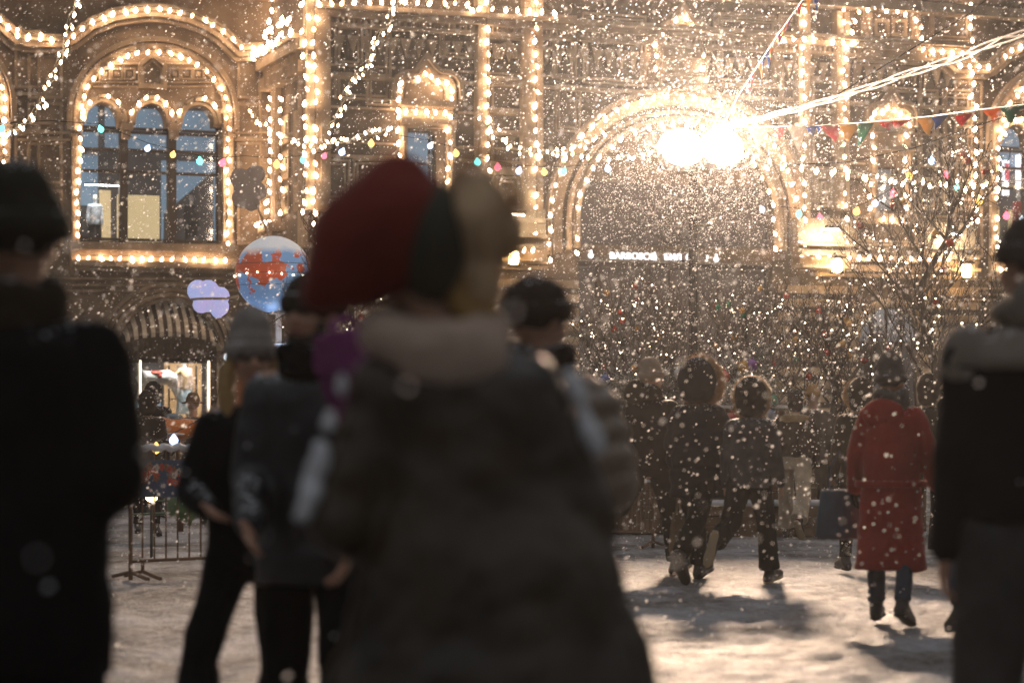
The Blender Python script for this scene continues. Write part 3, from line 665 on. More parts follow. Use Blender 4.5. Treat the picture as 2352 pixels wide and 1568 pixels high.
fg('three warm bulbs under the sill of the narrow right window', [(2030, 497), (2080, 500)], -.36, .30)
fg('warm bulbs down the narrow strip left of the right hand bay', [(2230, -20), (2234, 97), (2238, 240), (2246, 500)], -.3, .34, wander=.05)
fg('row of warm bulbs on the ledge beneath the narrow right window', [(1880, 583), (2000, 586), (2225, 590)], -.62, .34)
fg('row of warm bulbs on the ledge under the first pilaster', [(1105, 566), (1245, 568)], -.80, .26)
# draped fairy strings in front of the facade
G2 = 'draped fairy light strings'
def air(name, label, px, Y, step, me=SME, **k):
    pts = [P(a, b_, Y) for a, b_ in px]
    return garland(name, label, 'light string', pts, step, me=me, grp=G2, cord=CABLE_L, **k)
air('fairy_light_string', 'thick twisted string of small warm lights hanging across the upper left corner', [(186, -40), (178, 6), (163, 40), (154, 75), (147, 118), (130, 150), (118, 185), (105, 215), (86, 245), (68, 275), (44, 298), (20, 302), (-20, 300), (-60, 290)], 40, .085, wander=.07, twist=.045, cr=.008)
air('fairy_light_string', 'thick twisted string of small warm lights falling beside the small hooded window', [(930, -40), (918, 6), (895, 30), (900, 58), (880, 70), (864, 80), (866, 105), (852, 139), (838, 165), (822, 163), (812, 185), (795, 205), (791, 219), (783, 254), (775, 262), (771, 278), (752, 292), (746, 300)], 46, .095, wander=.08, twist=.05, cr=.008)
air('fairy_light_string', 'frosty icicle light string sagging between inner corner and small hooded window', [(574, 255), (600, 285), (640, 308), (700, 326), (751, 328), (808, 320), (832, 310), (872, 300), (912, 284)], 46, .085, wander=.09, twist=.05, cr=.008)
air('fairy_light_string', 'frosty icicle light string sagging from first pilaster to the great arch', [(1105, 270), (1125, 290), (1145, 312), (1175, 332), (1210, 344), (1250, 350), (1292, 348), (1340, 330), (1390, 306)], 46, .085, wander=.09, twist=.05, cr=.008)
air('fairy_light_string', 'thin pale light string running level into the glow of the floodlights', [(1292, 350), (1340, 356), (1420, 358), (1480, 352), (1520, 345)], 40, .15, wander=.04, twist=.02, cr=.006)
air('fairy_light_string', 'pale light string dropping rightwards from the floodlights, the upper one', [(1700, 345), (1780, 368), (1880, 388), (2000, 400), (2130, 410), (2260, 416), (2400, 420)], 34, .22, wander=.03, twist=.02, cr=.006)
air('fairy_light_string', 'pale light string dropping rightwards from the floodlights, the lower one', [(1690, 350), (1760, 380), (1850, 386), (1950, 392), (2050, 410), (2180, 424), (2400, 428)], 32, .22, wander=.03, twist=.02, cr=.006)
# coloured festoon
cols = {'o': (1, .55, .12), 't': (.15, .85, .75), 'r': (1, .12, .18), 'b': (.45, .65, 1.0), 'w': (.8, .9, 1)}
CME = {k: bulb_mesh(.05, .13, emit('festoon_'+k, c, 2.0), 'festoon_bulb') for k, c in cols.items()}
def festoon(label, px, Y, hang=.05):
    pts = [P(a, b_-8, Y) for a, b_, _ in px]; base = Vector((sum(p.x for p in pts)/len(pts), Y, min(p.z for p in pts)))
    r_ = empty('festoon_string', base); tag(r_, label, 'light string', 'coloured festoon strings'); mb = MB(); mb.tube([p-base for p in pts], .004, 5); mb.build('cord', CABLE, r_)
    for (a, b_, c), p in zip(px, pts):
        if c == '-': continue
        o = bpy.data.objects.new('bulb', CME[c]); COL.objects.link(o); o.parent = r_; o.location = p-base-Vector((0, 0, .01)); o.rotation_euler = (R(rnd.uniform(-20, 20)), R(rnd.uniform(-25, 25)), 0)
        s = rnd.uniform(.6, .85)*Y/26; o.scale = (s, s, s)
festoon('coloured festoon string running level from the left edge to the great arch', [(-60, 280, '-'), (8, 292, 't'), (110, 285, '-'), (228, 293, 't'), (343, 338, 'b'), (400, 352, 'o'), (458, 365, 't'), (516, 370, 'r'), (560, 366, '-'), (636, 372, 'o'), (692, 366, 't'), (748, 356, 'r'), (790, 345, 'b'), (853, 325, 'o'), (910, 318, '-'), (992, 332, 'b'), (1046, 348, 'o'), (1095, 368, 't'), (1143, 379, 'r'), (1195, 388, 'b'), (1248, 391, 'o'), (1299, 391, 't'), (1393, 383, 'b'), (1500, 350, '-')], 30)
festoon('coloured festoon string climbing to the right past the narrow right window', [(1700, 500, '-'), (1747, 478, 'b'), (1838, 487, 't'), (1882, 495, 'r'), (1971, 481, 'o'), (2012, 463, 'b'), (2051, 439, 'r'), (2086, 400, 'o'), (2140, 364, 'b'), (2200, 330, '-'), (2260, 300, '-')], 30)
festoon('coloured festoon string at the right edge above the hooded man', [(2100, 370, '-'), (2171, 398, 'r'), (2199, 428, 't'), (2247, 455, 'o'), (2311, 491, 'r'), (2347, 500, 'w'), (2400, 510, '-')], 30)

# ================================================================ wall lanterns and small wall floodlights
LAN = emit('lantern_glass_light', (1, .62, .25), 45)
for i, (px, py, lab) in enumerate(((1180, 592, 'square warm wall lantern below the first pilaster, beside the red hat'), (1922, 610, 'square warm wall lantern left of the bare tree'), (2220, 622, 'square warm wall lantern right of the bare tree'))):
    p = F(px, py, -.9); r_ = empty('wall_lantern', p, TH); tag(r_, lab, 'wall lamp', 'wall lanterns')
    b_ = MB(); b_.box(-.19, .19, -.19, .19, .20, .24); b_.box(-.15, .15, -.15, .15, .24, .28); b_.box(-.15, .15, -.15, .15, -.24, -.21)
    for a in (-.17, .17):
        for c in (-.17, .17): b_.box(a-.012, a+.012, c-.012, c+.012, -.21, .20)
    b_.tube([(0, 0, .28), (0, .1, .36), (0, .9, .36)], .02, 6); b_.build('lantern_frame', BLACKM, r_)
    gl = MB(); gl.tube([(0, 0, -.18), (0, 0, -.14), (0, 0, .14), (0, 0, .18)], [.10, .14, .14, .10], 12); gl.build('lamp_glass', LAN, r_, smooth=True)
FLM = emit('small_flood_light', (1, .86, .66), 480)
for i, (px, py, lab) in enumerate(((1190, 487, 'small dark floodlight over the ledge of the first pilaster'), (1914, 521, 'small dark floodlight over the ledge of the second pilaster'), (2195, 532, 'small dark floodlight over the ledge right of the bare tree'))):
    p = F(px, py, -1.1); r_ = empty('wall_floodlight', p, TH); tag(r_, lab, 'floodlight', 'small floodlights on the ledges')
    b_ = MB(); b_.box(-.22, .22, -.06, .10, -.05, .05); b_.tube([(-.18, .02, .05), (-.18, .02, .12), (.1, .02, .13)], .012, 6); b_.tube([(0, .1, 0), (0, .7, -.12)], .02, 6); b_.build('lamp_housing', BLACKM, r_)
    e_ = MB(); M_ = Matrix.Translation((0, .06, -.075)) @ Matrix.Rotation(R(24), 4, 'X'); e_.obox(M_, .40, .14, .01); e_.build('lamp_lens', FLM, r_)
# ================================================================ lamp post with two floodlights
LY = 29.5
lp = empty('floodlight_post', ground(1592, LY)); tag(lp, 'dark post carrying two blazing floodlights behind the crowd', 'lamp post')
b_ = MB(); b_.tube([(0, 0, -.05), (0, 0, .5), (0, 0, 4.47)], [.09, .07, .055], 12); b_.tube([(0, 0, -.05), (0, 0, .12)], .2, 12); b_.tube([(-.42, 0, 4.45), (.52, 0, 4.45)], .03, 8); b_.build('post', BLACKM, lp, smooth=False)
for z, d in ((3.85, 1), (3.3, -1), (2.9, 1), (2.45, -1), (2.0, 1)): 
    c = MB(); c.tube([(0, 0, z), (d*.16, 0, z+.0)], .012, 6); c.build('step_rung', BLACKM, lp)
FLOOD = emit('floodlight_lens_light', (1, .71, .50), 2900)
for x in (-.16, .33):
    h = MB(); h.tube([(x, .14, 4.66), (x, .12, 4.66), (x, -.02, 4.66)], [(.2, .16), (.25, .21), (.28, .255)], 28, side=(1, 0, 0))
    va = [(x+.29*math.cos(R(200+i*14)), 4.66+.262*math.sin(R(200+i*14))) for i in range(11)]  # curved lower visor, added to keep the flood off the near ground
    h.add([(a, yv, c) for yv in (-.021, -.62) for a, c in va]+[(a+(a-x)*.02, yv, c-.012) for yv in (-.021, -.62) for a, c in va], [(i, i+1, i+12, i+11) for i in range(10)]+[(i+22, i+33, i+34, i+23) for i in range(10)]+[(i+11, i+12, i+34, i+33) for i in range(10)])
    
    for k in range(6): h.box(x-.2+k*.08, x-.185+k*.08, .12, .17, 4.5, 4.82)
    hs = h.build('floodlight_housing', BLACKM, lp)
    e_ = MB(); e_.ell((x, -.075, 4.66), .275, .045, .245, n=28, k=12); e_.build('floodlight_lens', FLOOD, hs)
wi = MB()
for k, (pts) in enumerate(([(1500, 500), (1508, 470), (1535, 452), (1580, 458), (1600, 480)], [(1640, 505), (1650, 475), (1680, 460), (1712, 470)], [(1500, 515), (1560, 520), (1640, 512), (1700, 508)], [(1585, 500), (1592, 450), (1590, 400)])):
    wi.tube([P(a, c, LY)-lp.location for a, c in pts], .009, 5)
wi.build('bent_wire', CABLE_L, lp)

# cables and bunting
def strand(name, lab, cat, pts, r, mat, n=3, amp=.04):
    base = pts[0].copy(); base.z = min(p.z for p in pts); ps = []
    mb = MB()
    for k in range(n):
        ph = k*2.1; mb.tube([p-base+Vector((0, math.sin(i*.5+ph)*amp, math.cos(i*.37+ph)*amp)) for i, p in enumerate(pts)], r, 5)
    o = mb.build(name, mat); o.location = base; tag(o, lab, cat); return o
def polyc(pts, Y0, Y1):
    n = len(pts); out = []
    for i, (a, c) in enumerate(pts): out.append(P(a, c, Y0+(Y1-Y0)*i/(n-1)))
    d = []
    for a, c in zip(out, out[1:]): d += [a.lerp(c, k/6) for k in range(6)]
    return d+[out[-1]]
strand('overhead_cable', 'thick frosted bundle of cables rising right from the floodlights', 'cable', polyc([(1640, 292), (1720, 278), (1800, 258), (1900, 232), (2000, 200), (2100, 165), (2200, 135), (2300, 92), (2420, 60)], LY, 20), .012, CABLE_L, 5, .03)
strand('overhead_cable', 'thin dark cable crossing under the bundle at the upper right', 'cable', polyc([(1900, 232), (2050, 140), (2230, 30), (2300, -30)], 40, 38), .012, CABLE, 1, .0)
strand('overhead_cable', 'thin dark wire from narrow right window up to the right edge', 'cable', polyc([(1800, 260+120), (1950, 372), (2100, 340), (2240, 290), (2400, 240)], 45, 44), .012, CABLE, 1, 0)
FC = {'y': (.75,.50,.20), 'b': (.05,.12,.28), 'r': (.55,.05,.07), 'p': (.65,.18,.22), 'g': (.06,.22,.17), 'o': (.7,.24,.05), 'w': (.75,.70,.62), 'm': (.25,.05,.18)}
FM = {k: rough('flag_'+k, v, tuple(x*.85 for x in v), scale=5, bump=.3) for k, v in FC.items()}
for m_ in FM.values():     # thin cloth lets light through
    nt = m_.node_tree; bs = nt.nodes['Principled BSDF']; tr_ = N(nt, 'ShaderNodeBsdfTranslucent'); mx = N(nt, 'ShaderNodeMixShader'); mx.inputs[0].default_value = .45
    nt.links.new(bs.inputs['Base Color'].links[0].from_socket, tr_.inputs[0]); out = [n for n in nt.nodes if n.type == 'OUTPUT_MATERIAL'][0]
    nt.links.new(bs.outputs[0], mx.inputs[1]); nt.links.new(tr_.outputs[0], mx.inputs[2]); nt.links.new(mx.outputs[0], out.inputs[0])
def bunting(lab, pts, flags, Y0, Y1):
    L3 = polyc(pts, Y0, Y1); base = L3[0].copy(); base.z = min(p.z for p in L3); r_ = empty('bunting', base); tag(r_, lab, 'bunting', 'strings of coloured flags')
    c = MB(); c.tube([p-base for p in L3], .006, 5); c.build('cord', CABLE_L, r_)
    for (p0, q0, p1, q1, tx, ty, col) in flags:
        Yf = Y0+(Y1-Y0)*((p0-pts[0][0])/(pts[-1][0]-pts[0][0])); A, B_, T = P(p0, q0, Yf)-base, P(p1, q1, Yf)-base, P(tx, ty, Yf)-base
        mid = (A+B_)/2; A = mid+(A-mid)*1.22; B_ = mid+(B_-mid)*1.22; T = mid+(T-mid)*1.28
        m = MB(); n = 6; vs = []
        for i in range(n+1):
            for j in range(n+1-i):
                a = j/(n) ; b2 = i/n; a0 = A+(B_-A)*(a+b2/2*0) if False else A*(1-a-b2)+B_*a+T*b2
                vs.append(a0+Vector((0, .05*math.sin(4*a+7*b2+p0)*(b2+.3), 0)))
        idx = {}; k = 0
        for i in range(n+1):
            for j in range(n+1-i): idx[i, j] = k; k += 1
        fs = []
        for i in range(n):
            for j in range(n-i):
                fs.append((idx[i, j], idx[i, j+1], idx[i+1, j]))
                if j < n-i-1: fs.append((idx[i, j+1], idx[i+1, j+1], idx[i+1, j]))
        m.add(vs, fs); o = m.build('flag', FM[col], r_, smooth=True); so = o.modifiers.new('s', 'SOLIDIFY'); so.thickness = .004
bunting('string of coloured pennants running level from the floodlights to the right edge', [(1680, 292), (1860, 290), (1990, 281), (2140, 267), (2250, 252), (2420, 232)],
    [(1722, 293, 1765, 293, 1740, 330, 'w'), (1778, 293, 1808, 292, 1790, 316, 'p'), (1812, 292, 1850, 291, 1834, 336, 'w'), (1852, 292, 1874, 290, 1866, 310, 'b'), (1876, 291, 1888, 290, 1882, 306, 'b'), (1890, 290, 1930, 288, 1916, 320, 'p'),
     (1932, 289, 1972, 285, 1948, 318, 'y'), (1974, 286, 2004, 283, 1974, 330, 'g'), (2022, 282, 2058, 278, 2040, 295, 'r'), (2052, 280, 2092, 274, 2062, 292, 'r'), (2108, 274, 2146, 268, 2132, 304, 'y'), (2144, 270, 2176, 264, 2152, 290, 'b'), (2198, 266, 2238, 258, 2208, 285, 'r'), (2262, 254, 2300, 248, 2282, 274, 'o'), (2302, 249, 2350, 242, 2324, 276, 'g')], LY-.3, 22)
bunting('string of drooping coloured pennants rising steeply from the floodlights to the top edge', [(1660, 290), (1695, 220), (1722, 180), (1755, 128), (1790, 75), (1830, 20), (1862, -30), (1900, -90)],
    [(1716, 190, 1732, 165, 1722, 215, 'p'), (1722, 178, 1745, 142, 1718, 196, 'r'), (1742, 148, 1752, 130, 1750, 172, 'y'), (1752, 130, 1762, 112, 1752, 150, 'b'), (1760, 118, 1776, 95, 1766, 145, 'b'), (1770, 102, 1782, 82, 1770, 130, 'o'), (1778, 90, 1792, 68, 1776, 102, 'w'), (1790, 72, 1808, 48, 1790, 95, 'm'), (1802, 58, 1822, 28, 1798, 80, 'o'), (1815, 40, 1832, 14, 1808, 62, 'm'), (1832, 14, 1846, -8, 1836, 30, 'r'), (1850, -10, 1868, -34, 1858, 22, 'y'), (1866, -30, 1880, -52, 1876, 26, 'b')], LY-.2, 24)

# ================================================================ trees
BARK = rough('bark', (.035,.025,.018), rough_=.9, bump=.6, bscale=30, snow=.1)
BALLM = {}
def ballmat(k, c): 
    if k not in BALLM: BALLM[k] = rough('bauble_'+k, c, c, rough_=.18, bump=.0, metal=.6, spec=.8, snow=.1)
    return BALLM[k]
def ball(loc, r, k, c, lab, grp):
    b_ = MB(); b_.ell((0, 0, 0), r, r, r, n=14, k=10); b_.tube([(0, 0, r*.9), (0, 0, r*1.2)], r*.22, 8); b_.tube([(0, 0, r*1.2), (0, 0, r*1.9)], r*.04, 4)
    o = b_.build('bauble', ballmat(k, c), smooth=True); o.location = loc; tag(o, lab, 'bauble', grp); return o
def bare_tree(px, Y, h, lab, seed, spread=1.0, lights=220, z0=.9):
    rr = random.Random(seed); base = ground(px, Y); r_ = empty('bare_tree', base); tag(r_, lab, 'tree')
    t = MB(); tp = [Vector((rr.uniform(-.03, .03)*i, rr.uniform(-.03, .03)*i, h*i/8)) for i in range(9)]; t.tube(tp, [.075*(1-i/9.5)+.008 for i in range(9)], 10); t.build('trunk', BARK, r_, smooth=True)
    c = MB(); tips = []
    def br(p, d, L_, r, lev):
        pts = [p]; q = p.copy(); n = 5
        for i in range(n):
            d = (d+Vector((rr.uniform(-.14, .14), rr.uniform(-.14, .14), .05+rr.uniform(-.05, .10)))).normalized(); q = q+d*L_/n; pts.append(q.copy()); 
            if lev > 0: tips.append(q.copy())
            if lev < 3 and i > 0:
                for _ in range(2 if lev < 1 else 1):
                    nd = (d+Vector((rr.uniform(-.9, .9), rr.uniform(-.9, .9), rr.uniform(-.2, .6)))).normalized(); br(q, nd, L_*rr.uniform(.35, .6), r*.5, lev+1)
        c.tube(pts, [max(r*(1-i/(n+1.)), .003) for i in range(n+1)], 5 if lev < 2 else 3)
    for i in range(17):
        z = z0+(h-z0)*(i/17)**.9; a = i*2.4+rr.uniform(-.3, .3); k = int(z/h*8); p = tp[min(k, 7)].lerp(tp[min(k+1, 8)], (z/h*8)-k)
        br(p, Vector((math.cos(a)*.8, math.sin(a)*.8, .75)), spread*(.55+1.0*(1-z/h)), .020, 0)
    c.build('crown', BARK, r_)
    if lights:
        l = MB()
        for _ in range(lights):
            q = rr.choice(tips); q = q+Vector((rr.uniform(-.04, .04), rr.uniform(-.04, .04), rr.uniform(-.05, 0))); s = rr.uniform(.007, .012)
            l.add([q+Vector(v)*s for v in ((1,0,0),(-1,0,0),(0,1,0),(0,-1,0),(0,0,1),(0,0,-1))], [(0,2,4),(2,1,4),(1,3,4),(3,0,4),(2,0,5),(1,2,5),(3,1,5),(0,3,5)])
        o = l.build('fairy_lights', TINY_M, r_); o['kind'] = 'stuff'
    return base, tips, rr
GB = 'baubles hung in the bare trees'
for px, Y, h, lab, seed, sp, nl in ((2148, 25.5, 3.7, 'bare tree with tiny lights and red baubles right of the portal', 11, 1.0, 120), (1450, 31, 2.5, 'bare tree full of tiny lights below the lit portal sign, left of the post', 21, 1.0, 50), (1690, 31.5, 2.5, 'bare tree full of tiny lights right of the floodlight post', 37, 1.0, 50), (1900, 30, 2.4, 'bare tree with tiny lights between the post and the red coat', 41, .9, 50), (800, 33, 3.9, 'bare tree showing left of the red hat', 57, .95, 40)):
    base, tips, rr = bare_tree(px, Y, h, lab, seed, sp, nl)
    side = {2148: 'tree right of the portal', 1450: 'tree left of the floodlight post', 1690: 'tree right of the floodlight post', 1900: 'tree between post and red coat', 800: 'tree left of the red hat'}[px]
    for k in range(13):
        q = base+rr.choice(tips); c = rr.choice(('red', 'gold', 'red') if px != 1690 else ('gold', 'red', 'green'))
        cc = {'red': (.50, .04, .02), 'gold': (.60, .33, .08), 'green': (.03, .22, .12)}[c]
        ball(q-Vector((0, 0, .09)), .042, c, cc, 'small shiny %s bauble hanging in the %s' % (c, side), GB+', '+side+', '+c)

# fir boughs in a raised planter behind the walkers
WOODM = rough('stained_wood', (.20,.115,.06), (.11,.06,.03), scale=3, bump=.4, bscale=20, snow=.3)
NEEDLE = rough('fir_needles', (.035,.055,.03), (.02,.035,.018), scale=8, rough_=.7, bump=.2, snow=.42)
PY = 29.0
pl = empty('wooden_planter', ground(1560, PY+1)); tag(pl, 'tall brown plank planter with snowy rim filled with fir, behind the walking group', 'planter')
x0, x1 = (ground(1376, PY)-pl.location).x, (ground(1800, PY)-pl.location).x
m_ = MB(); nb = 9
for k in range(nb): z = .02+k*.165; m_.box(x0, x1, -1.0, -.95, z, z+.155); m_.box(x0, x0+.05, -.95, .6, z, z+.155); m_.box(x1-.05, x1, -.95, .6, z, z+.155)
for k in range(6): x = x0+(x1-x0)*k/5; m_.box(x-.06, x+.06, -1.04, -1.002, 0, 1.5)
m_.build('plank_wall', WOODM, pl, bevel=.006)
m_ = MB(); m_.box(x0-.05, x1+.05, -1.08, -.9, 1.505, 1.54); o = m_.build('snowy_rim', SNOWM, pl, bevel=.01)
m_ = MB(); m_.box(x0+.06, x1-.06, -.94, .6, .0, 1.35); m_.build('soil', BARK, pl)
def fir_bush(px, Y, z0, h, wd, lab, seed, n=900):
    rr = random.Random(seed); base = P(px, 0, Y); base.z = z0; m = MB(); tw = []
    for i in range(n):
        t = rr.random()**1.3; a = rr.uniform(0, 6.283); L_ = wd*(1-t*.75)*rr.uniform(.5, 1.0); z = h*t
        d = Vector((math.cos(a), math.sin(a), rr.uniform(-.1, .55))); p0 = Vector((0, 0, z))+d*L_*rr.uniform(.1, .7); p1 = p0+d*rr.uniform(.12, .3)+Vector((0, 0, rr.uniform(-.03, .04)))
        tw.append(p1); sd = d.cross(Vector((0, 0, 1))).normalized()
        for k in range(7):
            q = p0.lerp(p1, k/7); l_ = .045*(1-k/9)
            for s in (-1, 1):
                e = q+(sd*s+d*.6+Vector((0, 0, rr.uniform(-.3, .5))))*l_; m.add([q, q+d*.008, e], [(0, 1, 2)])
        m.add([p0, p0+sd*.006, p1], [(0, 1, 2)])
    o = m.build('fir_bush', NEEDLE); o.location = base; tag(o, lab, 'fir', 'fir boughs in the planter'); return base, tw, rr
FB = []
for px, wd, h, lab, seed in ((1440, .5, .55, 'dense fir boughs at the left end of the planter', 3), (1530, .55, .65, 'fir boughs behind the pale beanie', 4), (1640, .6, .8, 'fir boughs between the two fur hoods', 5), (1745, .55, .95, 'fir boughs with large baubles at the right end of the planter', 6)):
    FB.append(fir_bush(px, PY+.25, 1.3, h, wd, lab, seed))
for px, py, c, cc, lab in ((1664, 865, 'rose', (.55,.12,.10), 'large rose glitter bauble above the second fur hood'), (1708, 842, 'gold', (.62,.40,.12), 'large gold bauble topmost on the fir'), (1727, 838, 'violet', (.25,.10,.35), 'violet bauble beside the topmost gold one'), (1703, 884, 'gold', (.62,.40,.12), 'gold bauble above the right fur hood'), (1745, 890, 'white', (.6,.58,.55), 'white bauble right of the right fur hood'), (1390, 872, 'blue', (.03,.07,.25), 'dark blue bauble alone at the left end of the fir'), (1560, 858, 'white', (.6,.58,.55), 'white bauble between pale beanie and fur hood'), (1746, 925, 'white', (.6,.58,.55), 'white bauble low beside the right fur hood'), (1770, 952, 'silver', (.35,.38,.45), 'silver bauble left of the black cap'), (1640, 962, 'red', (.50,.04,.02), 'red bauble low between two fur hoods'), (1680, 960, 'rose', (.55,.12,.10), 'pale rose bauble low between two fur hoods'), (1776, 920, 'green', (.03,.22,.12), 'green bauble low at the right end of the fir')):
    ball(P(px, py, PY-.25), .075, c, cc, lab, None)
# low snow-topped platform step
st = empty('platform_step', ground(1810, 28.2)); tag(st, 'low brown timber platform with snow on its edge behind the light-trousered walker', 'platform')
a0, a1 = (ground(1620, 28)-st.location).x, (ground(2120, 28)-st.location).x
m_ = MB(); m_.box(a0, a1, 0, .5, 0, .36)
for k in range(3): m_.box(a0, a1, -.03, -.002, .02+k*.115, .125+k*.115)
m_.build('timber_side', WOODM, st, bevel=.006); m_ = MB(); m_.box(a0-.03, a1+.03, -.06, .55, .362, .42); m_.build('snow_cover', SNOWM, st, bevel=.02)
st = empty('plank_fence', ground(1905, 29.6)); tag(st, 'brown plank screen with snowy top between light-trousered walker and red coat', 'fence')
m_ = MB(); a0, a1 = (ground(1835, 29.6)-st.location).x, (ground(2120, 29.6)-st.location).x
for k in range(6): m_.box(a0, a1, 0, .04, .03+k*.17, .19+k*.17)
for k in range(4): x = a0+(a1-a0)*k/3; m_.box(x-.05, x+.05, .041, .12, 0, 1.08)
m_.build('planks', WOODM, st, bevel=.005); m_ = MB(); m_.box(a0, a1, -.03, .13, 1.082, 1.12); m_.build('snow_cover', SNOWM, st, bevel=.012)

# ================================================================ crowd barriers
RAIL = rough('brown_rail', (.16,.085,.045), rough_=.5, metal=.3, bump=.1, snow=.2)
def barrier(pa, pb, Ya, Yb, h, lab, bars, feet=True):
    A, B_ = ground(pa, Ya), ground(pb, Yb); d = B_-A; L_ = d.length; r_ = empty('crowd_barrier', A, math.atan2(d.y, d.x)); tag(r_, lab, 'barrier', 'crowd barriers')
    f = MB()
    f.tube([(.0, 0, .0), (0, 0, h-.08), (.08, 0, h), (L_-.08, 0, h), (L_, 0, h-.08), (L_, 0, 0)], .019, 8); f.tube([(0, 0, .16), (L_, 0, .16)], .015, 8)
    f.build('frame', RAIL, r_)
    n = int(L_/bars)
    for i in range(1, n): g_ = MB(); g_.tube([(L_*i/n, 0, .16), (L_*i/n, 0, h)], .009, 6); g_.build('bar', RAIL, r_)
    if feet:
        for x in (.0, .12, L_): g_ = MB(); g_.tube([(x, -.28, .02), (x, 0, .07), (x, .28, .02)], .017, 6); g_.tube([(x, 0, .07), (x, 0, .16)], .017, 6); g_.build('foot', RAIL, r_)
    return r_, L_
bl, L_ = barrier(300, 640, 20.6, 21.6, 1.12, 'brown crowd barrier with blue flowered banner at the left', .115)
BAN = rough('banner_blue', (.035,.075,.15), (.025,.05,.10), scale=4, rough_=.5, bump=.1)
m_ = MB(); m_.box(.02, L_-.02, -.035, -.025, .70, 1.02); bn_ = m_.build('banner', BAN, bl)
rr = random.Random(9)
f = MB(); FMT = []
for cname, cc, n in (('red_flower', (.50,.07,.04), 34), ('pale_flower', (.55,.45,.38), 16), ('brown_flower', (.25,.10,.05), 26)):
    FMT.append(rough(cname, cc, cc, bump=0))
    for _ in range(n):
        x = rr.uniform(.1, L_-.1); z = .86+.06*math.sin(x*7)+rr.uniform(-.06, .06)
        for k in range(5): a = k*1.257; M_ = Matrix.Rotation(a, 4, 'Y'); f.ell((x+.02*math.cos(a), -.0372, z+.02*math.sin(a)), .018, .0015, .011, M_.to_3x3(), n=6, k=4, mi=len(FMT)-1)
f.build('flower_print', FMT, bn_)
m_ = MB()
for k in range(40): x0_ = L_*k/40; m_.ell((x0_+.02, 0, 1.125+.012*math.sin(k*1.7)), .045, .05, .03, n=8, k=6)
organic(m_, 'snow_cover', SNOWM, bl, .012, smooth=3)
br_, L2 = barrier(1330, 1500, 26.2, 25.8, 1.25, 'brown crowd barrier carrying a grey carousel sign, behind the walkers', .045)
m_ = MB(); m_.box(.25, L2-.02, -.04, -.025, .77, 1.24); sg = m_.build('sign_board', rough('sign_grey', (.075,.065,.07), (.055,.05,.055), scale=5, bump=.05), br_)
m_ = MB(); m_.box(.20, L2, -.06, .0, .70, .768); m_.box(.20, L2, -.06, .02, 1.241, 1.27); m_.build('snow_cover', SNOWM, br_, bevel=.01)
GOLD = rough('gold_paint', (.62,.34,.10), (.5,.27,.08), bump=.05, rough_=.4)
for s, z, size, xs in (('КАРУСЕЛЬ', 1.055, .155, .62), ('С САМОЛЁТАМИ', .90, .115, .62)):
    t_ = text_obj(s, 'sign_lettering', size, GOLD, sg, depth=.003, bold=.003); t_.location = (.36, -.046, z); t_.rotation_euler = (R(90), 0, 0); t_.scale = (xs, 1, 1)

# ================================================================ carousel: globe, clouds, planes, deck
GY = 36.0; gc = P(628, 630, GY); gr_ = 88/FPX*GY
car = empty('carousel_globe', ground(640, GY)); tag(car, 'big carousel globe with red continents and snow on top', 'globe')
m, nt, b = node_mat('globe_paint'); L = nt.links
tc = N(nt, 'ShaderNodeTexCoord'); nz = N(nt, 'ShaderNodeTexNoise'); nz.inputs['Scale'].default_value = 2.3; nz.inputs['Detail'].default_value = 7; nz.inputs['Roughness'].default_value = .55
mp = N(nt, 'ShaderNodeMapping'); mp.inputs['Location'].default_value = (1.7, 3.1, .35); L.new(tc.outputs['Object'], mp.inputs[0]); L.new(mp.outputs[0], nz.inputs['Vector'])
sx = N(nt, 'ShaderNodeSeparateXYZ'); L.new(tc.outputs['Object'], sx.inputs[0])
# land mass sits in the middle latitudes, painted map
ab = N(nt, 'ShaderNodeMath', operation='SUBTRACT'); L.new(sx.outputs[2], ab.inputs[0]); ab.inputs[1].default_value = .10
aa = N(nt, 'ShaderNodeMath', operation='ABSOLUTE'); L.new(ab.outputs[0], aa.inputs[0])
xx = N(nt, 'ShaderNodeMath', operation='ADD'); L.new(sx.outputs[0], xx.inputs[0]); xx.inputs[1].default_value = .12
xa_ = N(nt, 'ShaderNodeMath', operation='ABSOLUTE'); L.new(xx.outputs[0], xa_.inputs[0])
s1 = N(nt, 'ShaderNodeMath', operation='MULTIPLY_ADD'); L.new(aa.outputs[0], s1.inputs[0]); s1.inputs[1].default_value = -.50; L.new(nz.outputs[0], s1.inputs[2])
s2 = N(nt, 'ShaderNodeMath', operation='MULTIPLY_ADD'); L.new(xa_.outputs[0], s2.inputs[0]); s2.inputs[1].default_value = -.12; L.new(s1.outputs[0], s2.inputs[2])
rp = N(nt, 'ShaderNodeValToRGB'); rp.color_ramp.elements[0].position = .385; rp.color_ramp.elements[1].position = .395; rp.color_ramp.elements[0].color = (.16,.34,.62,1); rp.color_ramp.elements[1].color = (.50,.075,.025,1)
L.new(s2.outputs[0], rp.inputs[0])
sn = N(nt, 'ShaderNodeMath', operation='MULTIPLY_ADD'); L.new(nz.outputs[0], sn.inputs[0]); sn.inputs[1].default_value = .25; L.new(sx.outputs[2], sn.inputs[2])
mr = N(nt, 'ShaderNodeMapRange'); mr.inputs['From Min'].default_value = .40; mr.inputs['From Max'].default_value = .52; L.new(sn.outputs[0], mr.inputs['Value'])
mx = N(nt, 'ShaderNodeMix', data_type='RGBA'); L.new(mr.outputs[0], mx.inputs[0]); L.new(rp.outputs[0], mx.inputs[6]); mx.inputs[7].default_value = (.75,.76,.78,1)
L.new(mx.outputs[2], b.inputs['Base Color']); b.inputs['Roughness'].default_value = .3
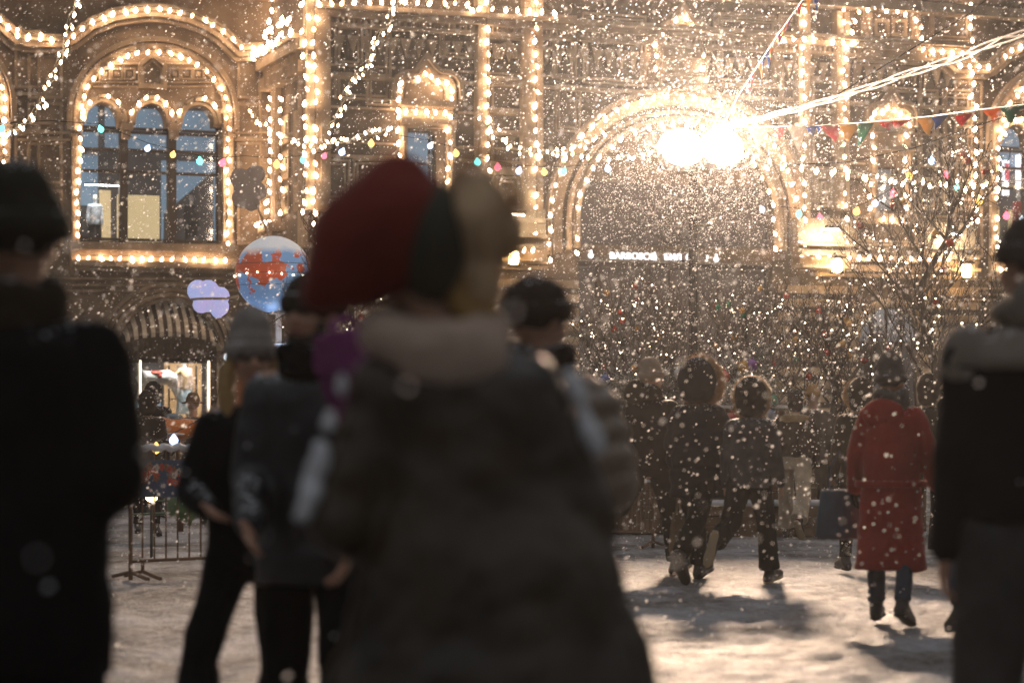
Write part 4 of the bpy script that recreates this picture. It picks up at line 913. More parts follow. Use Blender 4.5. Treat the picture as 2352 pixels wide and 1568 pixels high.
b.inputs['Emission Strength'].default_value = .16; L.new(mx.outputs[2], b.inputs['Emission Color']); m.cycles.emission_sampling = 'NONE'
m_ = MB(); m_.ell((0, 0, 0), gr_, gr_, gr_, n=48, k=28); o = m_.build('globe_shell', m, car, smooth=True); o.location = gc-car.location
GB0 = o
m_ = MB()
for z in (-.3, 0.0, .25): rz = (1-z*z)**.5*gr_; m_.tube([(rz*1.003*math.cos(a*math.pi/24), rz*1.003*math.sin(a*math.pi/24), z*gr_) for a in range(48)], .004, 4, closed=True)
m_.build('seam', CABLE, GB0)
m_ = MB()
for k in range(20):
    a = k*.314; 
    q = Vector((gr_*1.02*math.cos(a), gr_*1.02*math.sin(a), -.02+.02*math.sin(k))); s = .014
    m_.add([q+Vector(v)*s for v in ((1,0,0),(-1,0,0),(0,1,0),(0,-1,0),(0,0,1),(0,0,-1))], [(0,2,4),(2,1,4),(1,3,4),(3,0,4),(2,0,5),(1,2,5),(3,1,5),(0,3,5)])
m_.build('string_lights', TINY_M, GB0)
m_ = MB(); zt = gc.z-gr_; m_.tube([(0, 0, .3), (0, 0, zt+.05)], .045, 12); m_.tube([(0, 0, zt-.02), (0, 0, zt+.05)], .14, 16); m_.build('pole', rough('pale_paint', (.5,.42,.36)), car)
m_ = MB(); zc_ = P(650, 805, GY).z; m_.tube([(0, 0, zc_-.09), (0, 0, zc_-.04), (0, 0, zc_+.04), (0, 0, zc_+.1)], [.12, .32, .32, .12], 20); m_.build('lit_hub', emit('hub_light', (.62,.75,1), 3.2), car, smooth=True)
m_ = MB(); m_.tube([(0, 0, .02), (0, 0, .12)], 1.75, 40); m_.tube([(0, 0, .12), (0, 0, .3)], .5, 24); m_.build('deck', rough('deck_blue', (.16,.28,.33), rough_=.6, snow=.45), car)
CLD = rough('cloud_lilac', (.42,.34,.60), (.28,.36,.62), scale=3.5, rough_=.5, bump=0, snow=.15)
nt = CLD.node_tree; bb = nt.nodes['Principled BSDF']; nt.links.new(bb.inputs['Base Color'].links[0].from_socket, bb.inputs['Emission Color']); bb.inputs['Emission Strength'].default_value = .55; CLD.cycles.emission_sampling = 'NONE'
CLG = rough('cloud_grey', (.46,.37,.30), (.40,.33,.27), scale=2, rough_=.7, bump=0)
def cloud(lobes, Y, mat, lab, arm=None):
    c0 = P(lobes[0][0], lobes[0][1], Y); m_ = MB()
    for px, py, r in lobes: q = P(px, py, Y)-c0; s = r/FPX*Y; m_.ell(q, s, .045, s, n=24, k=12)
    o = organic(m_, 'carousel_cloud', mat, None, .015, smooth=3); o.location = c0; tag(o, lab, 'cloud panel', 'carousel cloud panels')
    if arm:
        a = MB(); a.tube([P(px, py, Y)-c0+Vector((0, -.06, 0)) for px, py in arm], .018, 8); a.build('support_arm', rough('arm_paint', (.55,.38,.24)), o)
cloud([(478, 688, 30), (455, 668, 26), (478, 668, 26), (506, 680, 22), (505, 704, 22), (462, 700, 20), (500, 715, 16)], 35.5, CLD, 'lit lilac cloud panel left of the globe', [(440, 688), (470, 686), (520, 686), (550, 680)])
cloud([(570, 430, 34), (552, 410, 24), (588, 400, 22), (592, 440, 22), (556, 455, 24), (578, 465, 20)], 38, CLG, 'unlit grey cloud panel high above the globe', [(590, 470), (610, 520), (625, 560)])
# carousel planes
def plane(px, py, Y, rz, body, wing, lab, s=1.0):
    r_ = empty('carousel_plane', P(px, py, Y), rz); tag(r_, lab, 'carousel plane', 'carousel planes')
    m_ = MB(); m_.tube([(-.85*s, 0, .08*s), (-.6*s, 0, .06*s), (-.1*s, 0, 0), (.5*s, 0, 0), (.72*s, 0, 0), (.8*s, 0, 0)], [(.04*s, .04*s), (.11*s, .10*s), (.24*s, .22*s), (.25*s, .25*s), (.17*s, .17*s), (.05*s, .05*s)], 16, side=(0, 1, 0)); f = m_.build('fuselage', body, r_, smooth=True)
    m_ = MB(); m_.ell((.15*s, 0, -.10*s), .19*s, .95*s, .03*s, n=24, k=8); m_.build('wing', wing, r_, smooth=True)
    m_ = MB(); m_.ell((-.72*s, 0, .10*s), .10*s, .36*s, .018*s, n=16, k=6); m_.ell((-.76*s, 0, .22*s), .12*s, .02*s, .17*s, n=14, k=8); m_.build('tail', wing, r_, smooth=True)
    m_ = MB(); m_.ell((.1*s, 0, .22*s), .2*s, .13*s, .10*s, n=14, k=8); m_.build('windscreen', rough('plane_screen', (.15,.2,.25), rough_=.2), r_, smooth=True)
    m_ = MB(); m_.ell((.82*s, 0, 0), .02*s, .04*s, .30*s, n=10, k=8); m_.build('propeller', wing, r_, smooth=True)
    m_ = MB(); m_.tube([(0, 0, -.2*s), (0, 0, -r_.location.z+.12)], .035, 8); m_.build('support_arm', RAIL, r_)
plane(410, 985, 30, R(200), rough('plane_orange', (.55,.17,.02), (.45,.13,.02), rough_=.3, snow=.35), rough('plane_white', (.6,.6,.62), rough_=.4, snow=.3), 'orange carousel plane with white wings below the shop window', .62)
plane(415, 1165, 27, R(-70), rough('plane_green', (.05,.13,.03), (.035,.09,.02), rough_=.35, snow=.30), MATS['plane_green'], 'green carousel plane behind the brown barrier', .62)
# festoon lights low on the carousel rail
low = empty('festoon_string', P(430, 1010, 26)); tag(low, 'low string of loose white and orange bulbs over the carousel', 'light string')
m_ = MB(); bl_ = [(300, 1030, '-'), (359, 1020, 'o'), (399, 1001, 'b'), (465, 967, 'b'), (487, 967, 'b'), (524, 810, 'w'), (700, 700, '-')]; m_.tube([P(a, c-7, 26)-low.location for a, c, _ in bl_], .006, 4); m_.build('cord', CABLE, low)
for a, c, k in bl_:
    if k == '-': continue
    o = bpy.data.objects.new('bulb', CME[k]); COL.objects.link(o); o.parent = low; o.location = P(a, c-6, 26)-low.location; o.scale = (1, 1, 1)
o = bpy.data.objects.new('ground_lamp', bulb_mesh(.06, .12, emit('ground_lamp_light', (1, .6, .2), 12), 'ground_lamp')); COL.objects.link(o); o.location = P(348, 1125, 24); tag(o, 'small round orange lamp glowing beside the barrier', 'lamp')
st = MB(); st.tube([(0, 0, -.12), (0, 0, -o.location.z)], .015, 6); st.build('stem', CABLE, o)
# ================================================================ people
SKIN = rough('skin', (.52,.30,.20), (.46,.26,.17), scale=6, rough_=.5, bump=.15, bscale=120, bdist=.001)
SKIN.node_tree.nodes['Principled BSDF'].inputs['Subsurface Weight'].default_value = .1
HAIRB = rough('hair_blond', (.50,.30,.10), (.34,.19,.06), scale=20, rough_=.5, bump=.6, bscale=150)
HAIRD = rough('hair_dark', (.04,.022,.012), (.025,.014,.008), scale=20, rough_=.5, bump=.6, bscale=150)
SOLE = rough('sole_tan', (.42,.30,.17), rough_=.6)
def rotx(a): return Matrix.Rotation(a, 3, 'X')
def skel(h=1.75, tilt=0, legs=((12, 8, 0), (-14, 22, 0)), arms=((-12, 10, 15), (14, 10, 20)), lean=3, spread=(0, 0), head=(0, 0), width=1.0, foot=(0, 0)):
    """joints in the body's own frame: x right, y forward, z up. legs=(hip flex, knee bend, splay) left,right; arms=(swing, abduct, elbow)"""
    k = h/1.75; J = {}
    tl = .435*k; sl = .42*k
    for s, nm, (hf, kb, sp), ft in ((-1, 'L', legs[0], foot[0]), (1, 'R', legs[1], foot[1])):
        hip = Vector((s*.09*k*width, 0, 0)); 
        d = Vector((s*math.sin(R(2+sp)), math.sin(R(hf)), -math.cos(R(hf)))).normalized(); kn = hip+d*tl
        a2 = hf-kb; d2 = Vector((s*math.sin(R(1)), math.sin(R(a2)), -math.cos(R(a2)))).normalized(); an = kn+d2*sl
        fp = R(a2+ft) ; fd = Vector((s*.12, math.cos(fp), math.sin(fp))).normalized()
        J['hip'+nm] = hip; J['kn'+nm] = kn; J['an'+nm] = an; J['toe'+nm] = an+fd*.20*k+Vector((0, -math.sin(fp)*-.06*k, -.055*k*math.cos(fp))); J['heel'+nm] = an-fd*.055*k+Vector((0, 0, -.05*k*math.cos(fp)))
    low = min(min(J['toe'+n].z, J['heel'+n].z) for n in 'LR')-.035*k
    sh = Vector((0, 0, -low))
    for q in list(J): J[q] = J[q]+sh
    pel = sh.copy(); J['pel'] = pel; up = Vector((math.sin(R(tilt)), math.sin(R(lean)), math.cos(R(lean))*math.cos(R(tilt))))
    J['waist'] = pel+up*.17*k; J['chest'] = pel+up*.38*k; J['neck'] = pel+up*.55*k; J['up'] = up
    hp = Vector((math.sin(R(head[0]))*0, math.sin(R(lean+head[1])), math.cos(R(lean+head[1])))); J['head'] = J['neck']+up*.05*k+hp*.135*k; J['hup'] = hp
    for s, nm, (sw, ab, el) in ((-1, 'L', arms[0]), (1, 'R', arms[1])):
        shd = pel+up*.50*k+Vector((s*.166*k*width, 0, 0)); J['sh'+nm] = shd
        ab = ab*.75; d = Vector((s*math.sin(R(ab)), math.sin(R(sw)), -math.cos(R(sw))*math.cos(R(ab)))).normalized(); e = shd+d*.29*k
        d2 = Vector((s*math.sin(R(ab-el*.5)), math.sin(R(sw+el)), -math.cos(R(sw+el)))).normalized(); wr = e+d2*.26*k
        J['el'+nm] = e; J['wr'+nm] = wr; J['hd'+nm] = d2
    J['k'] = k; J['yaw'] = R(head[0]); J['w'] = width; return J
def head_M(J): return Matrix.Rotation(J['yaw'], 3, 'Z')
def body_mesh(J, name, voxel=.012, loc=(0,0,0), rz=0, hands=True, face=False):
    k = J['k']; w = J['w']; m = MB(); up = J['up']
    # trunk
    m.tube([J['pel']-up*.10*k, J['pel']-up*.06*k, J['pel']+up*.02*k, J['waist'], J['chest'], J['pel']+up*.48*k, J['pel']+up*.53*k], [(.08*k, .06*k), (.15*k*w, .11*k), (.165*k*w, .12*k), (.135*k*w, .10*k), (.16*k*w, .115*k), (.15*k*w, .09*k), (.07*k, .06*k)], 20, side=(1, 0, 0))
    m.cap(J['pel']+up*.47*k, J['head']-J['hup']*.03*k, .062*k, .055*k)
    for n in 'LR':
        m.cap(J['pel']+up*.50*k, J['sh'+n], .06*k, .055*k); m.cap(J['sh'+n], J['el'+n], .052*k, .040*k); m.cap(J['el'+n], J['wr'+n], .040*k, .027*k)
        m.cap(J['hip'+n], J['kn'+n], .088*k, .058*k); m.cap(J['kn'+n], J['kn'+n].lerp(J['an'+n], .35), .054*k, .057*k); m.cap(J['kn'+n].lerp(J['an'+n], .35), J['an'+n], .057*k, .036*k)
        m.cap(J['heel'+n]+Vector((0, 0, .01)), J['toe'+n], .036*k, .030*k)
    # head
    H = J['head']; Y_ = head_M(J); T = lambda x, y, z: H+Y_ @ Vector((x*k, y*k, z*k))
    m.ell(H+Y_ @ Vector((0, -.012*k, .022*k)), .078*k, .096*k, .100*k, Y_, 20, 14); m.ell(T(0, .022, -.045), .060*k, .070*k, .072*k, Y_, 16, 10); m.ell(T(0, .058, -.092), .030*k, .026*k, .024*k, Y_)
    m.cap(T(0, .092, .012), T(0, .108, -.026), .009*k, .015*k); m.ell(T(0, .083, -.060), .026*k, .014*k, .011*k, Y_); m.ell(T(0, .080, .030), .055*k, .016*k, .011*k, Y_)
    for s in (-1, 1): m.ell(T(s*.040, .070, -.028), .024*k, .022*k, .020*k, Y_); m.ell(T(s*.080, -.008, -.004), .010*k, .022*k, .032*k, Y_)
    if hands:
        for s, n in ((-1, 'L'), (1, 'R')):
            d = J['hd'+n].normalized(); f = Vector((0, 1, 0)); f = (f-d*f.dot(d)).normalized(); sd = d.cross(f)*s     # f: thumb side
            wr = J['wr'+n]; pc = wr+d*.05*k
            M_ = Matrix((f, sd, d)).transposed(); m.ell(pc, .040*k, .017*k, .055*k, M_, 14, 10)
            inn = -Vector((s, 0, 0))
            for q, (off, L_) in enumerate(((.028, .068), (.010, .076), (-.009, .070), (-.027, .055))):
                p0 = wr+d*.088*k+f*off*k; p1 = p0+d*L_*.45*k+inn*.010*k; p2 = p1+(d*.75+inn*.65).normalized()*L_*.35*k; p3 = p2+(d*.35+inn*.9).normalized()*L_*.25*k
                m.cap(p0-d*.01*k, p1, .0095*k, .009*k, 8); m.cap(p1, p2, .009*k, .0085*k, 8); m.cap(p2, p3, .0085*k, .0075*k, 8)
            p0 = wr+d*.030*k+f*.028*k; p1 = p0+(f*.8+d*.6).normalized()*.035*k; p2 = p1+(d*.9+inn*.5).normalized()*.030*k
            m.cap(p0, p1, .012*k, .010*k, 8); m.cap(p1, p2, .010*k, .0085*k, 8)
    o = organic(m, name, SKIN, None, voxel, smooth=2); o.location = loc; o.rotation_euler = (0, 0, rz)
    if face:
        for s in (-1, 1): e = MB(); e.ell(T(s*.030, .082, .010), .012*k, .010*k, .010*k); e.build('eye', rough('eye_dark', (.02,.015,.012), rough_=.1, bump=0), o, smooth=True)
        e = MB(); [e.cap(T(s*.016, .098, .034), T(s*.050, .084, .034), .005*k, .004*k, 8) for s in (-1, 1)]; e.build('eyebrows', HAIRD, o, smooth=True)
        e = MB(); e.cap(T(-.022, .092, -.060), T(.022, .092, -.060), .0065*k, .0065*k, 8); e.build('lips', rough('lip', (.42,.14,.11), bump=.05, rough_=.4), o, smooth=True)
    return o, T
def jacket(J, o, mat, hem, thick=.03, quilt=0, flare=0.0, name='jacket', sleeve=None, disp=.02, voxel=.016, collar=.0, both=True, wx=1.0, bulk=0, skirt=None, barrel=0):
    """hem: height above ground in metres"""
    thick *= .55; bulk *= .6; sl_ = .9
    k = J['k']; w = J['w']*wx; m = MB(); up = J['up']; pel = J['pel']; top = pel+up*.555*k
    n = 26 if quilt else 16; pts = []; rs = []
    zt = top.z; 
    for i in range(n*3 if quilt else n):
        t_ = i/((n*3 if quilt else n)-1.); z = hem+(zt-hem)*t_
        # centre line follows lean above the pelvis
        c = pel+up*((z-pel.z)/up.z) if z > pel.z else Vector((pel.x, pel.y-.0*(pel.z-z), z))
        q = (z-pel.z)/(k*.555)
        if q > .9: a = (.17-.11*((q-.9)/.1)**1.2)*k; b_ = (.105-.04*((q-.9)/.1))*k
        elif q > .35: a = (.158+.022*((q-.35)/.55))*k; b_ = (.118-.012*((q-.35)/.55))*k
        elif q > 0: a = .165*k; b_ = .125*k
        else: a = (.172+flare*(-q))*k; b_ = (.135+flare*.8*(-q))*k
        a += barrel*max(0, min(1, (.62-q)/.55)); b_ += barrel*.5*max(0, min(1, (.62-q)/.55))
        if quilt: e = 1+.0*q; bulge = abs(math.sin(math.pi*z/quilt))**.6*.028-.008
        else: bulge = 0
        a = a*w+thick+bulge+bulk*(1 if q < .9 else .3); b_ += thick+bulge+bulk*.8*(1 if q < .9 else .3); pts.append(c); rs.append((a, b_))
    m.tube(pts, rs, 28, side=(1, 0, 0))
    sl = (sleeve or .062)*.88
    for nme in 'LR':
        S, E, W_ = J['sh'+nme], J['el'+nme], J['wr'+nme]; s = -1 if nme == 'L' else 1
        S2 = S+Vector((0, 0, -.02*k)); m.cap(pel+up*.485*k, S2, .075*k+thick*.5, .062*k+thick*.5, 16)
        if quilt:
            path = [S2.lerp(E, t_/10) for t_ in range(10)]+[E.lerp(W_, t_/10) for t_ in range(11)]; L_ = 0; pp = []; r2 = []
            path = resample(path, .012)
            for i, p in enumerate(path): 
                r = (sl*1.05-(sl*.25)*i/len(path))*k+thick*.35+abs(math.sin(math.pi*i*.012/quilt))**.6*.034-.012; pp.append(p); r2.append(r)
            m.tube(pp, r2, 18)
        else:
            m.cap(S2, E, sl*1.08*k+thick*.4, sl*.92*k+thick*.3, 16); m.cap(E, E.lerp(W_, .97), sl*.92*k+thick*.3, sl*.72*k+thick*.2, 16)
    g_ = organic(m, name, mat, o, voxel, disp=disp if not quilt else disp*.5, dscale=.16, smooth=3)
    if collar:
        c = MB(); nb = pel+up*.545*k; c.tube([nb+Vector((.085*k*math.cos(a*math.pi/12), .075*k*math.sin(a*math.pi/12), .02*math.sin(a*math.pi/12+1))) for a in range(24)], collar, 10, closed=True)
        organic(c, 'collar', mat, g_, .012, disp=.01)
    return g_
def trousers(J, o, mat, r=(.098, .075, .062), flare=0, disp=.022, name='trousers', voxel=.015, ln=.93):
    k = J['k']; m = MB(); up = J['up']
    m.tube([J['pel']-up*.09*k, J['pel']-up*.03*k, J['pel']+up*.06*k, J['pel']+up*.14*k], [(.15*k*J['w'], .12*k), (.18*k*J['w'], .135*k), (.178*k*J['w'], .13*k), (.15*k*J['w'], .115*k)], 22, side=(1, 0, 0))
    for n in 'LR':
        H, K, A = J['hip'+n], J['kn'+n], J['an'+n]; m.cap(H, K, r[0]*k, r[1]*k, 16); B_ = K.lerp(A, ln)
        m.tube([K, K.lerp(B_, .3), K.lerp(B_, .7), B_], [r[1]*k, (r[1]*.97+flare*.25)*k, (r[2]+flare*.6)*k, (r[2]+flare)*k], 16); m.cap(K, K, r[1]*k, r[1]*k, 14)
    return organic(m, name, mat, o, voxel, disp=disp, dscale=.10, smooth=2)
def boots(J, o, mat, sole=None, shaft=.10, big=1.0):
    k = J['k']
    for n in 'LR':
        m = MB(); A, Tt, Hh = J['an'+n], J['toe'+n], J['heel'+n]; K = J['kn'+n]
        m.cap(A+(K-A).normalized()*shaft, A, .054*k*big, .050*k*big, 14); m.cap(A, Hh, .050*k*big, .044*k*big, 14); m.cap(Hh, Tt, .044*k*big, .040*k*big, 14); m.cap(A, Tt, .045*k*big, .035*k*big, 14)
        b_ = organic(m, 'boot', mat, o, .011, disp=.004, dscale=.05, smooth=2)
        d = (Tt-Hh).normalized(); nn = Vector((0, -d.z, d.y)).normalized()
        if nn.dot(A-Hh) < 0: nn = -nn
        s = MB(); p0 = Hh-nn*.034*k-d*.035*k; p1 = Tt-nn*.030*k+d*.035*k
        s.tube([p0, p0.lerp(p1, .12), p0.lerp(p1, .4), p0.lerp(p1, .75), p0.lerp(p1, .93), p1], [(.025*k, .014), (.044*k, .016), (.040*k, .015), (.052*k, .016), (.04*k, .015), (.015*k, .01)], 14, side=(1, 0, 0)); s.build('sole', sole or rough('sole_black', (.02,.018,.016)), b_, smooth=True)
def gloves(J, o, mat):
    k = J['k']
    for s, n in ((-1, 'L'), (1, 'R')):
        m = MB(); d = J['hd'+n].normalized(); f = Vector((0, 1, 0)); f = (f-d*f.dot(d)).normalized(); sd = d.cross(f)*s
        wr = J['wr'+n]; M_ = Matrix((f, sd, d)).transposed(); m.cap(wr-d*.03, wr+d*.02, .040*k, .036*k); m.ell(wr+d*.05*k, .047*k, .024*k, .062*k, M_, 14, 10); inn = -Vector((s, 0, 0))
        for off, L_ in ((.028, .068), (.010, .076), (-.009, .070), (-.027, .055)):
            p0 = wr+d*.088*k+f*off*k; p1 = p0+d*L_*.45*k+inn*.010*k; p2 = p1+(d*.75+inn*.65).normalized()*L_*.35*k; p3 = p2+(d*.35+inn*.9).normalized()*L_*.25*k
            m.cap(p0-d*.01*k, p1, .0135*k, .013*k, 8); m.cap(p1, p2, .013*k, .0125*k, 8); m.cap(p2, p3, .0125*k, .0115*k, 8)
        p0 = wr+d*.030*k+f*.028*k; p1 = p0+(f*.8+d*.6).normalized()*.035*k; p2 = p1+(d*.9+inn*.5).normalized()*.030*k
        m.cap(p0, p1, .016*k, .014*k, 8); m.cap(p1, p2, .014*k, .0125*k, 8); organic(m, 'glove', mat, o, .007, smooth=1)
def beanie(J, o, T, mat, tall=.06, pouf=0, rib=True, name='beanie', r=1.0):
    k = J['k']; m = MB(); Y_ = head_M(J)
    m.ell(T(0, -.015, .045), .092*k*r, .108*k*r, (.098)*k, Y_, 20, 14); m.ell(T(0, -.030, .075+tall*.8), .080*k*r, .090*k*r, (.045+tall)*k, Y_, 16, 12)
    if pouf: m.ell(T(.02, -.06, .10+tall), .05*k, .05*k, .05*k+pouf, Y_)
    c = MB(); b_ = organic(m, name, mat, o, .010, disp=.010, dscale=.05, smooth=3)
    if rib:
        c.tube([T(.090*r*math.cos(a*math.pi/16), -.012+.106*r*math.sin(a*math.pi/16), .028+.006*math.sin(a*math.pi/16)) for a in range(32)], [(.030*k, .012*k)]*32, 8, side=(0, 0, 1), closed=True)
        c.build('turned_brim', mat, b_, smooth=True)
    return b_
def hood_up(J, o, T, mat, fur=None, furr=.035, name='hood', r=1.0, dens=2600, seed=1):
    k = J['k']; m = MB(); Y_ = head_M(J)
    m.ell(T(0, -.030, .025), .125*k*r, .130*k*r, .150*k*r, Y_, 22, 14); m.ell(T(0, -.035, -.085), .115*k*r, .110*k*r, .085*k, Y_, 18, 10); m.ell(T(0, -.05, .13*r), .07*k, .07*k, .05*k, Y_)
    h_ = organic(m, name, mat, o, .013, disp=.018, dscale=.09, smooth=3)
    if fur:
        rr = random.Random(seed); f = MB(); c = []
        for i in range(40):
            a = i*2*math.pi/40; c.append(T(.125*r*math.cos(a), .055+.02*math.cos(2*a), .005+.150*r*math.sin(a)))
        f.tube(c, furr*k*.72, 8, closed=True)
        for _ in range(dens):
            i = rr.randrange(40); p = c[i].lerp(c[(i+1) % 40], rr.random()); ax = (c[(i+1) % 40]-c[i-1]).normalized(); v = Vector((rr.gauss(0, 1), rr.gauss(0, 1), rr.gauss(0, 1))); v = (v-ax*v.dot(ax)*.6).normalized()
            q = p+v*furr*k*.5; e = q+v*furr*k*rr.uniform(.6, 1.5)+Vector((rr.gauss(0, .004), rr.gauss(0, .004), -.004)); sd = v.cross(ax).normalized()*.0022; f.add([q-sd, q+sd, e], [(0, 1, 2)])
        f.build('fur_trim', fur, h_)
    return h_
def scarf(J, o, T, mat, r=.045, z=-.125, name='scarf', rad=.085, turns=2):
    k = J['k']; m = MB()
    for t_ in range(turns): m.tube([T(rad*math.cos(a*math.pi/12), -.005+rad*math.sin(a*math.pi/12), z-.045*t_+.012*math.sin(a*.5+t_*2)) for a in range(24)], r*k, 10, closed=True)
    return organic(m, name, mat, o, .012, disp=.018, dscale=.05, smooth=3)
def bag(o, loc, w_, h_, d_, mat, handle=.25, name='bag', rz=0, lab=None, cat='bag', holder=None):
    r_ = empty(name, loc, rz); tag(r_, lab, cat)
    m = MB(); m.tube([(0, 0, 0), (0, 0, h_*.12), (0, 0, h_*.6), (0, 0, h_)], [(w_*.46, d_*.4), (w_*.52, d_*.52), (w_*.46, d_*.4), (w_*.38, d_*.18)], 20, side=(1, 0, 0)); organic(m, 'bag_body', mat, r_, .012, disp=.02, dscale=.08, smooth=2)
    m = MB(); m.tube([(-w_*.22, 0, h_*.95), (-w_*.18, 0, h_+handle*.6), (0, 0, h_+handle), (w_*.18, 0, h_+handle*.6), (w_*.22, 0, h_*.95)], .009, 6); m.build('handle', mat, r_); return r_
BLACKC = cloth('cloth_black', (.009,.009,.010)); DARKC = cloth('cloth_dark_brown', (.022,.016,.012)); NAVY = cloth('cloth_navy', (.013,.015,.021))
JEANS = cloth('denim', (.035,.06,.10), snow=.2); PANTB = cloth('cloth_black_trousers', (.008,.008,.009), snow=.2)
LEATH = rough('leather_olive', (.058,.037,.018), (.022,.014,.008), scale=5, rough_=.30, bump=.4, bscale=14, snow=.16, spec=.4)
NYLON = rough('nylon_black', (.010,.010,.012), rough_=.42, bump=.15, bscale=25, snow=.42, spec=.6)
BOOTM = rough('boot_leather', (.015,.013,.012), rough_=.4, bump=.2, snow=.25)
FURT = rough('fur_tan', (.50,.32,.16), (.34,.20,.09), scale=30, rough_=.7, bump=.1, sheen=.5)
BEIGE = cloth('knit_beige', (.40,.31,.23), bump=.9); GREYK = cloth('knit_grey', (.15,.13,.115), bump=.9, snow=.35)
def at(px, Y): g_ = ground(px, Y); return (g_.x, g_.y, 0)

# -- blurred man, left foreground
J = skel(1.80, legs=((4, 4, 2), (-8, 10, 2)), arms=((-10, 18, 85), (-12, 18, 85)), lean=2, width=1.05, head=(-8, 0))
o, T = body_mesh(J, 'person', loc=at(26, 5.35), rz=R(-4)); tag(o, 'very blurred tall person in black and a dark knit hat at the left edge', 'person')
jacket(J, o, BLACKC, .80, thick=.05, bulk=.02, collar=.03, sleeve=.078, disp=.03); trousers(J, o, PANTB, r=(.115, .09, .085)); boots(J, o, BOOTM); gloves(J, o, BLACKC)
beanie(J, o, T, cloth('knit_dark_green', (.045,.042,.030), bump=.9), tall=.03, r=1.28); scarf(J, o, T, cloth('knit_dark_brown', (.05,.035,.022)), r=.04)

# -- central blurred figure
J = skel(1.72, tilt=-8, legs=((16, 6, 3), (-14, 16, 3)), arms=((-10, 22, 85), (-8, 26, 85)), lean=3, width=.84, head=(25, 4))
J['head'] = J['head']+Vector((-.050, 0, 0))
o, T = body_mesh(J, 'person', loc=at(1132, 4.6), rz=R(5)); tag(o, 'large blurred central person seen from behind in a red flap hat and leather coat', 'person')
k = J['k']
jacket(J, o, LEATH, .50, thick=.045, flare=.20, bulk=.015, barrel=.135, sleeve=.074, disp=.045, name='leather_coat', voxel=.014)
trousers(J, o, PANTB); boots(J, o, BOOTM); gloves(J, o, BLACKC)
c = MB(); up = J['up']; nb = J['pel']+up*.56*k
c.tube([nb+Vector((-.035+.098*math.cos(a*math.pi/12), -.01+.095*math.sin(a*math.pi/12), .03+.02*math.sin(a*math.pi/12))) for a in range(24)], .050, 10, closed=True)
c.ell(nb+Vector((0, -.09, -.02)), .11, .055, .065)
organic(c, 'shawl_scarf', cloth('knit_rose_beige', (.62,.46,.36), bump=.9, snow=.2), o, .012, disp=.02, dscale=.08)
Hh = J['head']; D_ = lambda x, y, z: Hh+Vector((x, y, z))
m = MB(); m.ell(D_(-.055, -.01, .06), .125, .13, .125); m.ell(D_(-.13, .0, -.02), .10, .10, .075); m.ell(D_(-.105, -.005, .035), .115, .12, .105); m.ell(D_(-.045, -.01, .135), .075, .08, .075); m.ell(D_(-.185, .02, -.06), .055, .07, .045)
hat = organic(m, 'flap_hat', rough('felt_red', (.22,.026,.014), (.16,.020,.011), scale=5, rough_=.9, bump=.3, sheen=.3), o, .012, disp=.014, dscale=.10, smooth=16)
m = MB(); m.ell(D_(.015, -.012, .035), .082, .132, .118); m.ell(D_(.02, -.01, -.03), .065, .11, .06); organic(m, 'hat_band', rough('felt_green', (.06,.052,.032), (.04,.036,.024), rough_=.9, bump=.3), hat, .012, disp=.008, dscale=.06)
m = MB(); m.ell(D_(.10, -.01, .075), .065, .125, .10); m.ell(D_(.12, 0, .135), .035, .05, .04); m.ell(D_(.155, 0, .055), .042, .07, .055); m.ell(D_(.105, .0, -.03), .05, .10, .09)
fm = organic(m, 'hat_fur', cloth('plush_tan', (.66,.45,.27), bump=.9), hat, .012, disp=.025, dscale=.05)
f = MB(); rr = random.Random(4)
for _ in range(1600):
    c0 = rr.choice((D_(.10, -.01, .075), D_(.155, 0, .055), D_(.12, 0, .135))); v = Vector((rr.gauss(0, 1), rr.gauss(0, 1), rr.gauss(0, 1))).normalized(); q = c0+Vector((v.x*.055, v.y*.09, v.z*.07)); e = q+v*.03; sd = v.orthogonal().normalized()*.002; f.add([q-sd, q+sd, e], [(0, 1, 2)])
f.build('fur_tips', FURT, fm)
m = MB()
for i in range(14): a = R(-60+i*9); m.tube([D_(.06+.05*math.sin(a), -.06+.02*math.cos(i), -.02), D_(.09+.04*math.sin(a), -.07, -.08), D_(.12+.04*math.sin(a), -.06, -.16)], [.014, .014, .006], 6)
organic(m, 'hair', HAIRB, o, .010, disp=.008, dscale=.03)

for nme, s, t0, t1, rr_ in (('L', -1, .02, 1.0, .024), ('R', 1, .0, .55, .022)):      # pale snow blobs standing in for gloss highlights along shoulder and upper sleeve
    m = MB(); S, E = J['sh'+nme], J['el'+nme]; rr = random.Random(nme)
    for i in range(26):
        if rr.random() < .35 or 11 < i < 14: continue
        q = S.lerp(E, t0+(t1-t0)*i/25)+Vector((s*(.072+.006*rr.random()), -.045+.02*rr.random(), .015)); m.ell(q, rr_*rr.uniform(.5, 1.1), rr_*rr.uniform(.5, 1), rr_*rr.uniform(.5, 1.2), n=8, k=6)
    organic(m, 'highlight_snow', SNOWM, o, .009, disp=.015, dscale=.05, smooth=1)
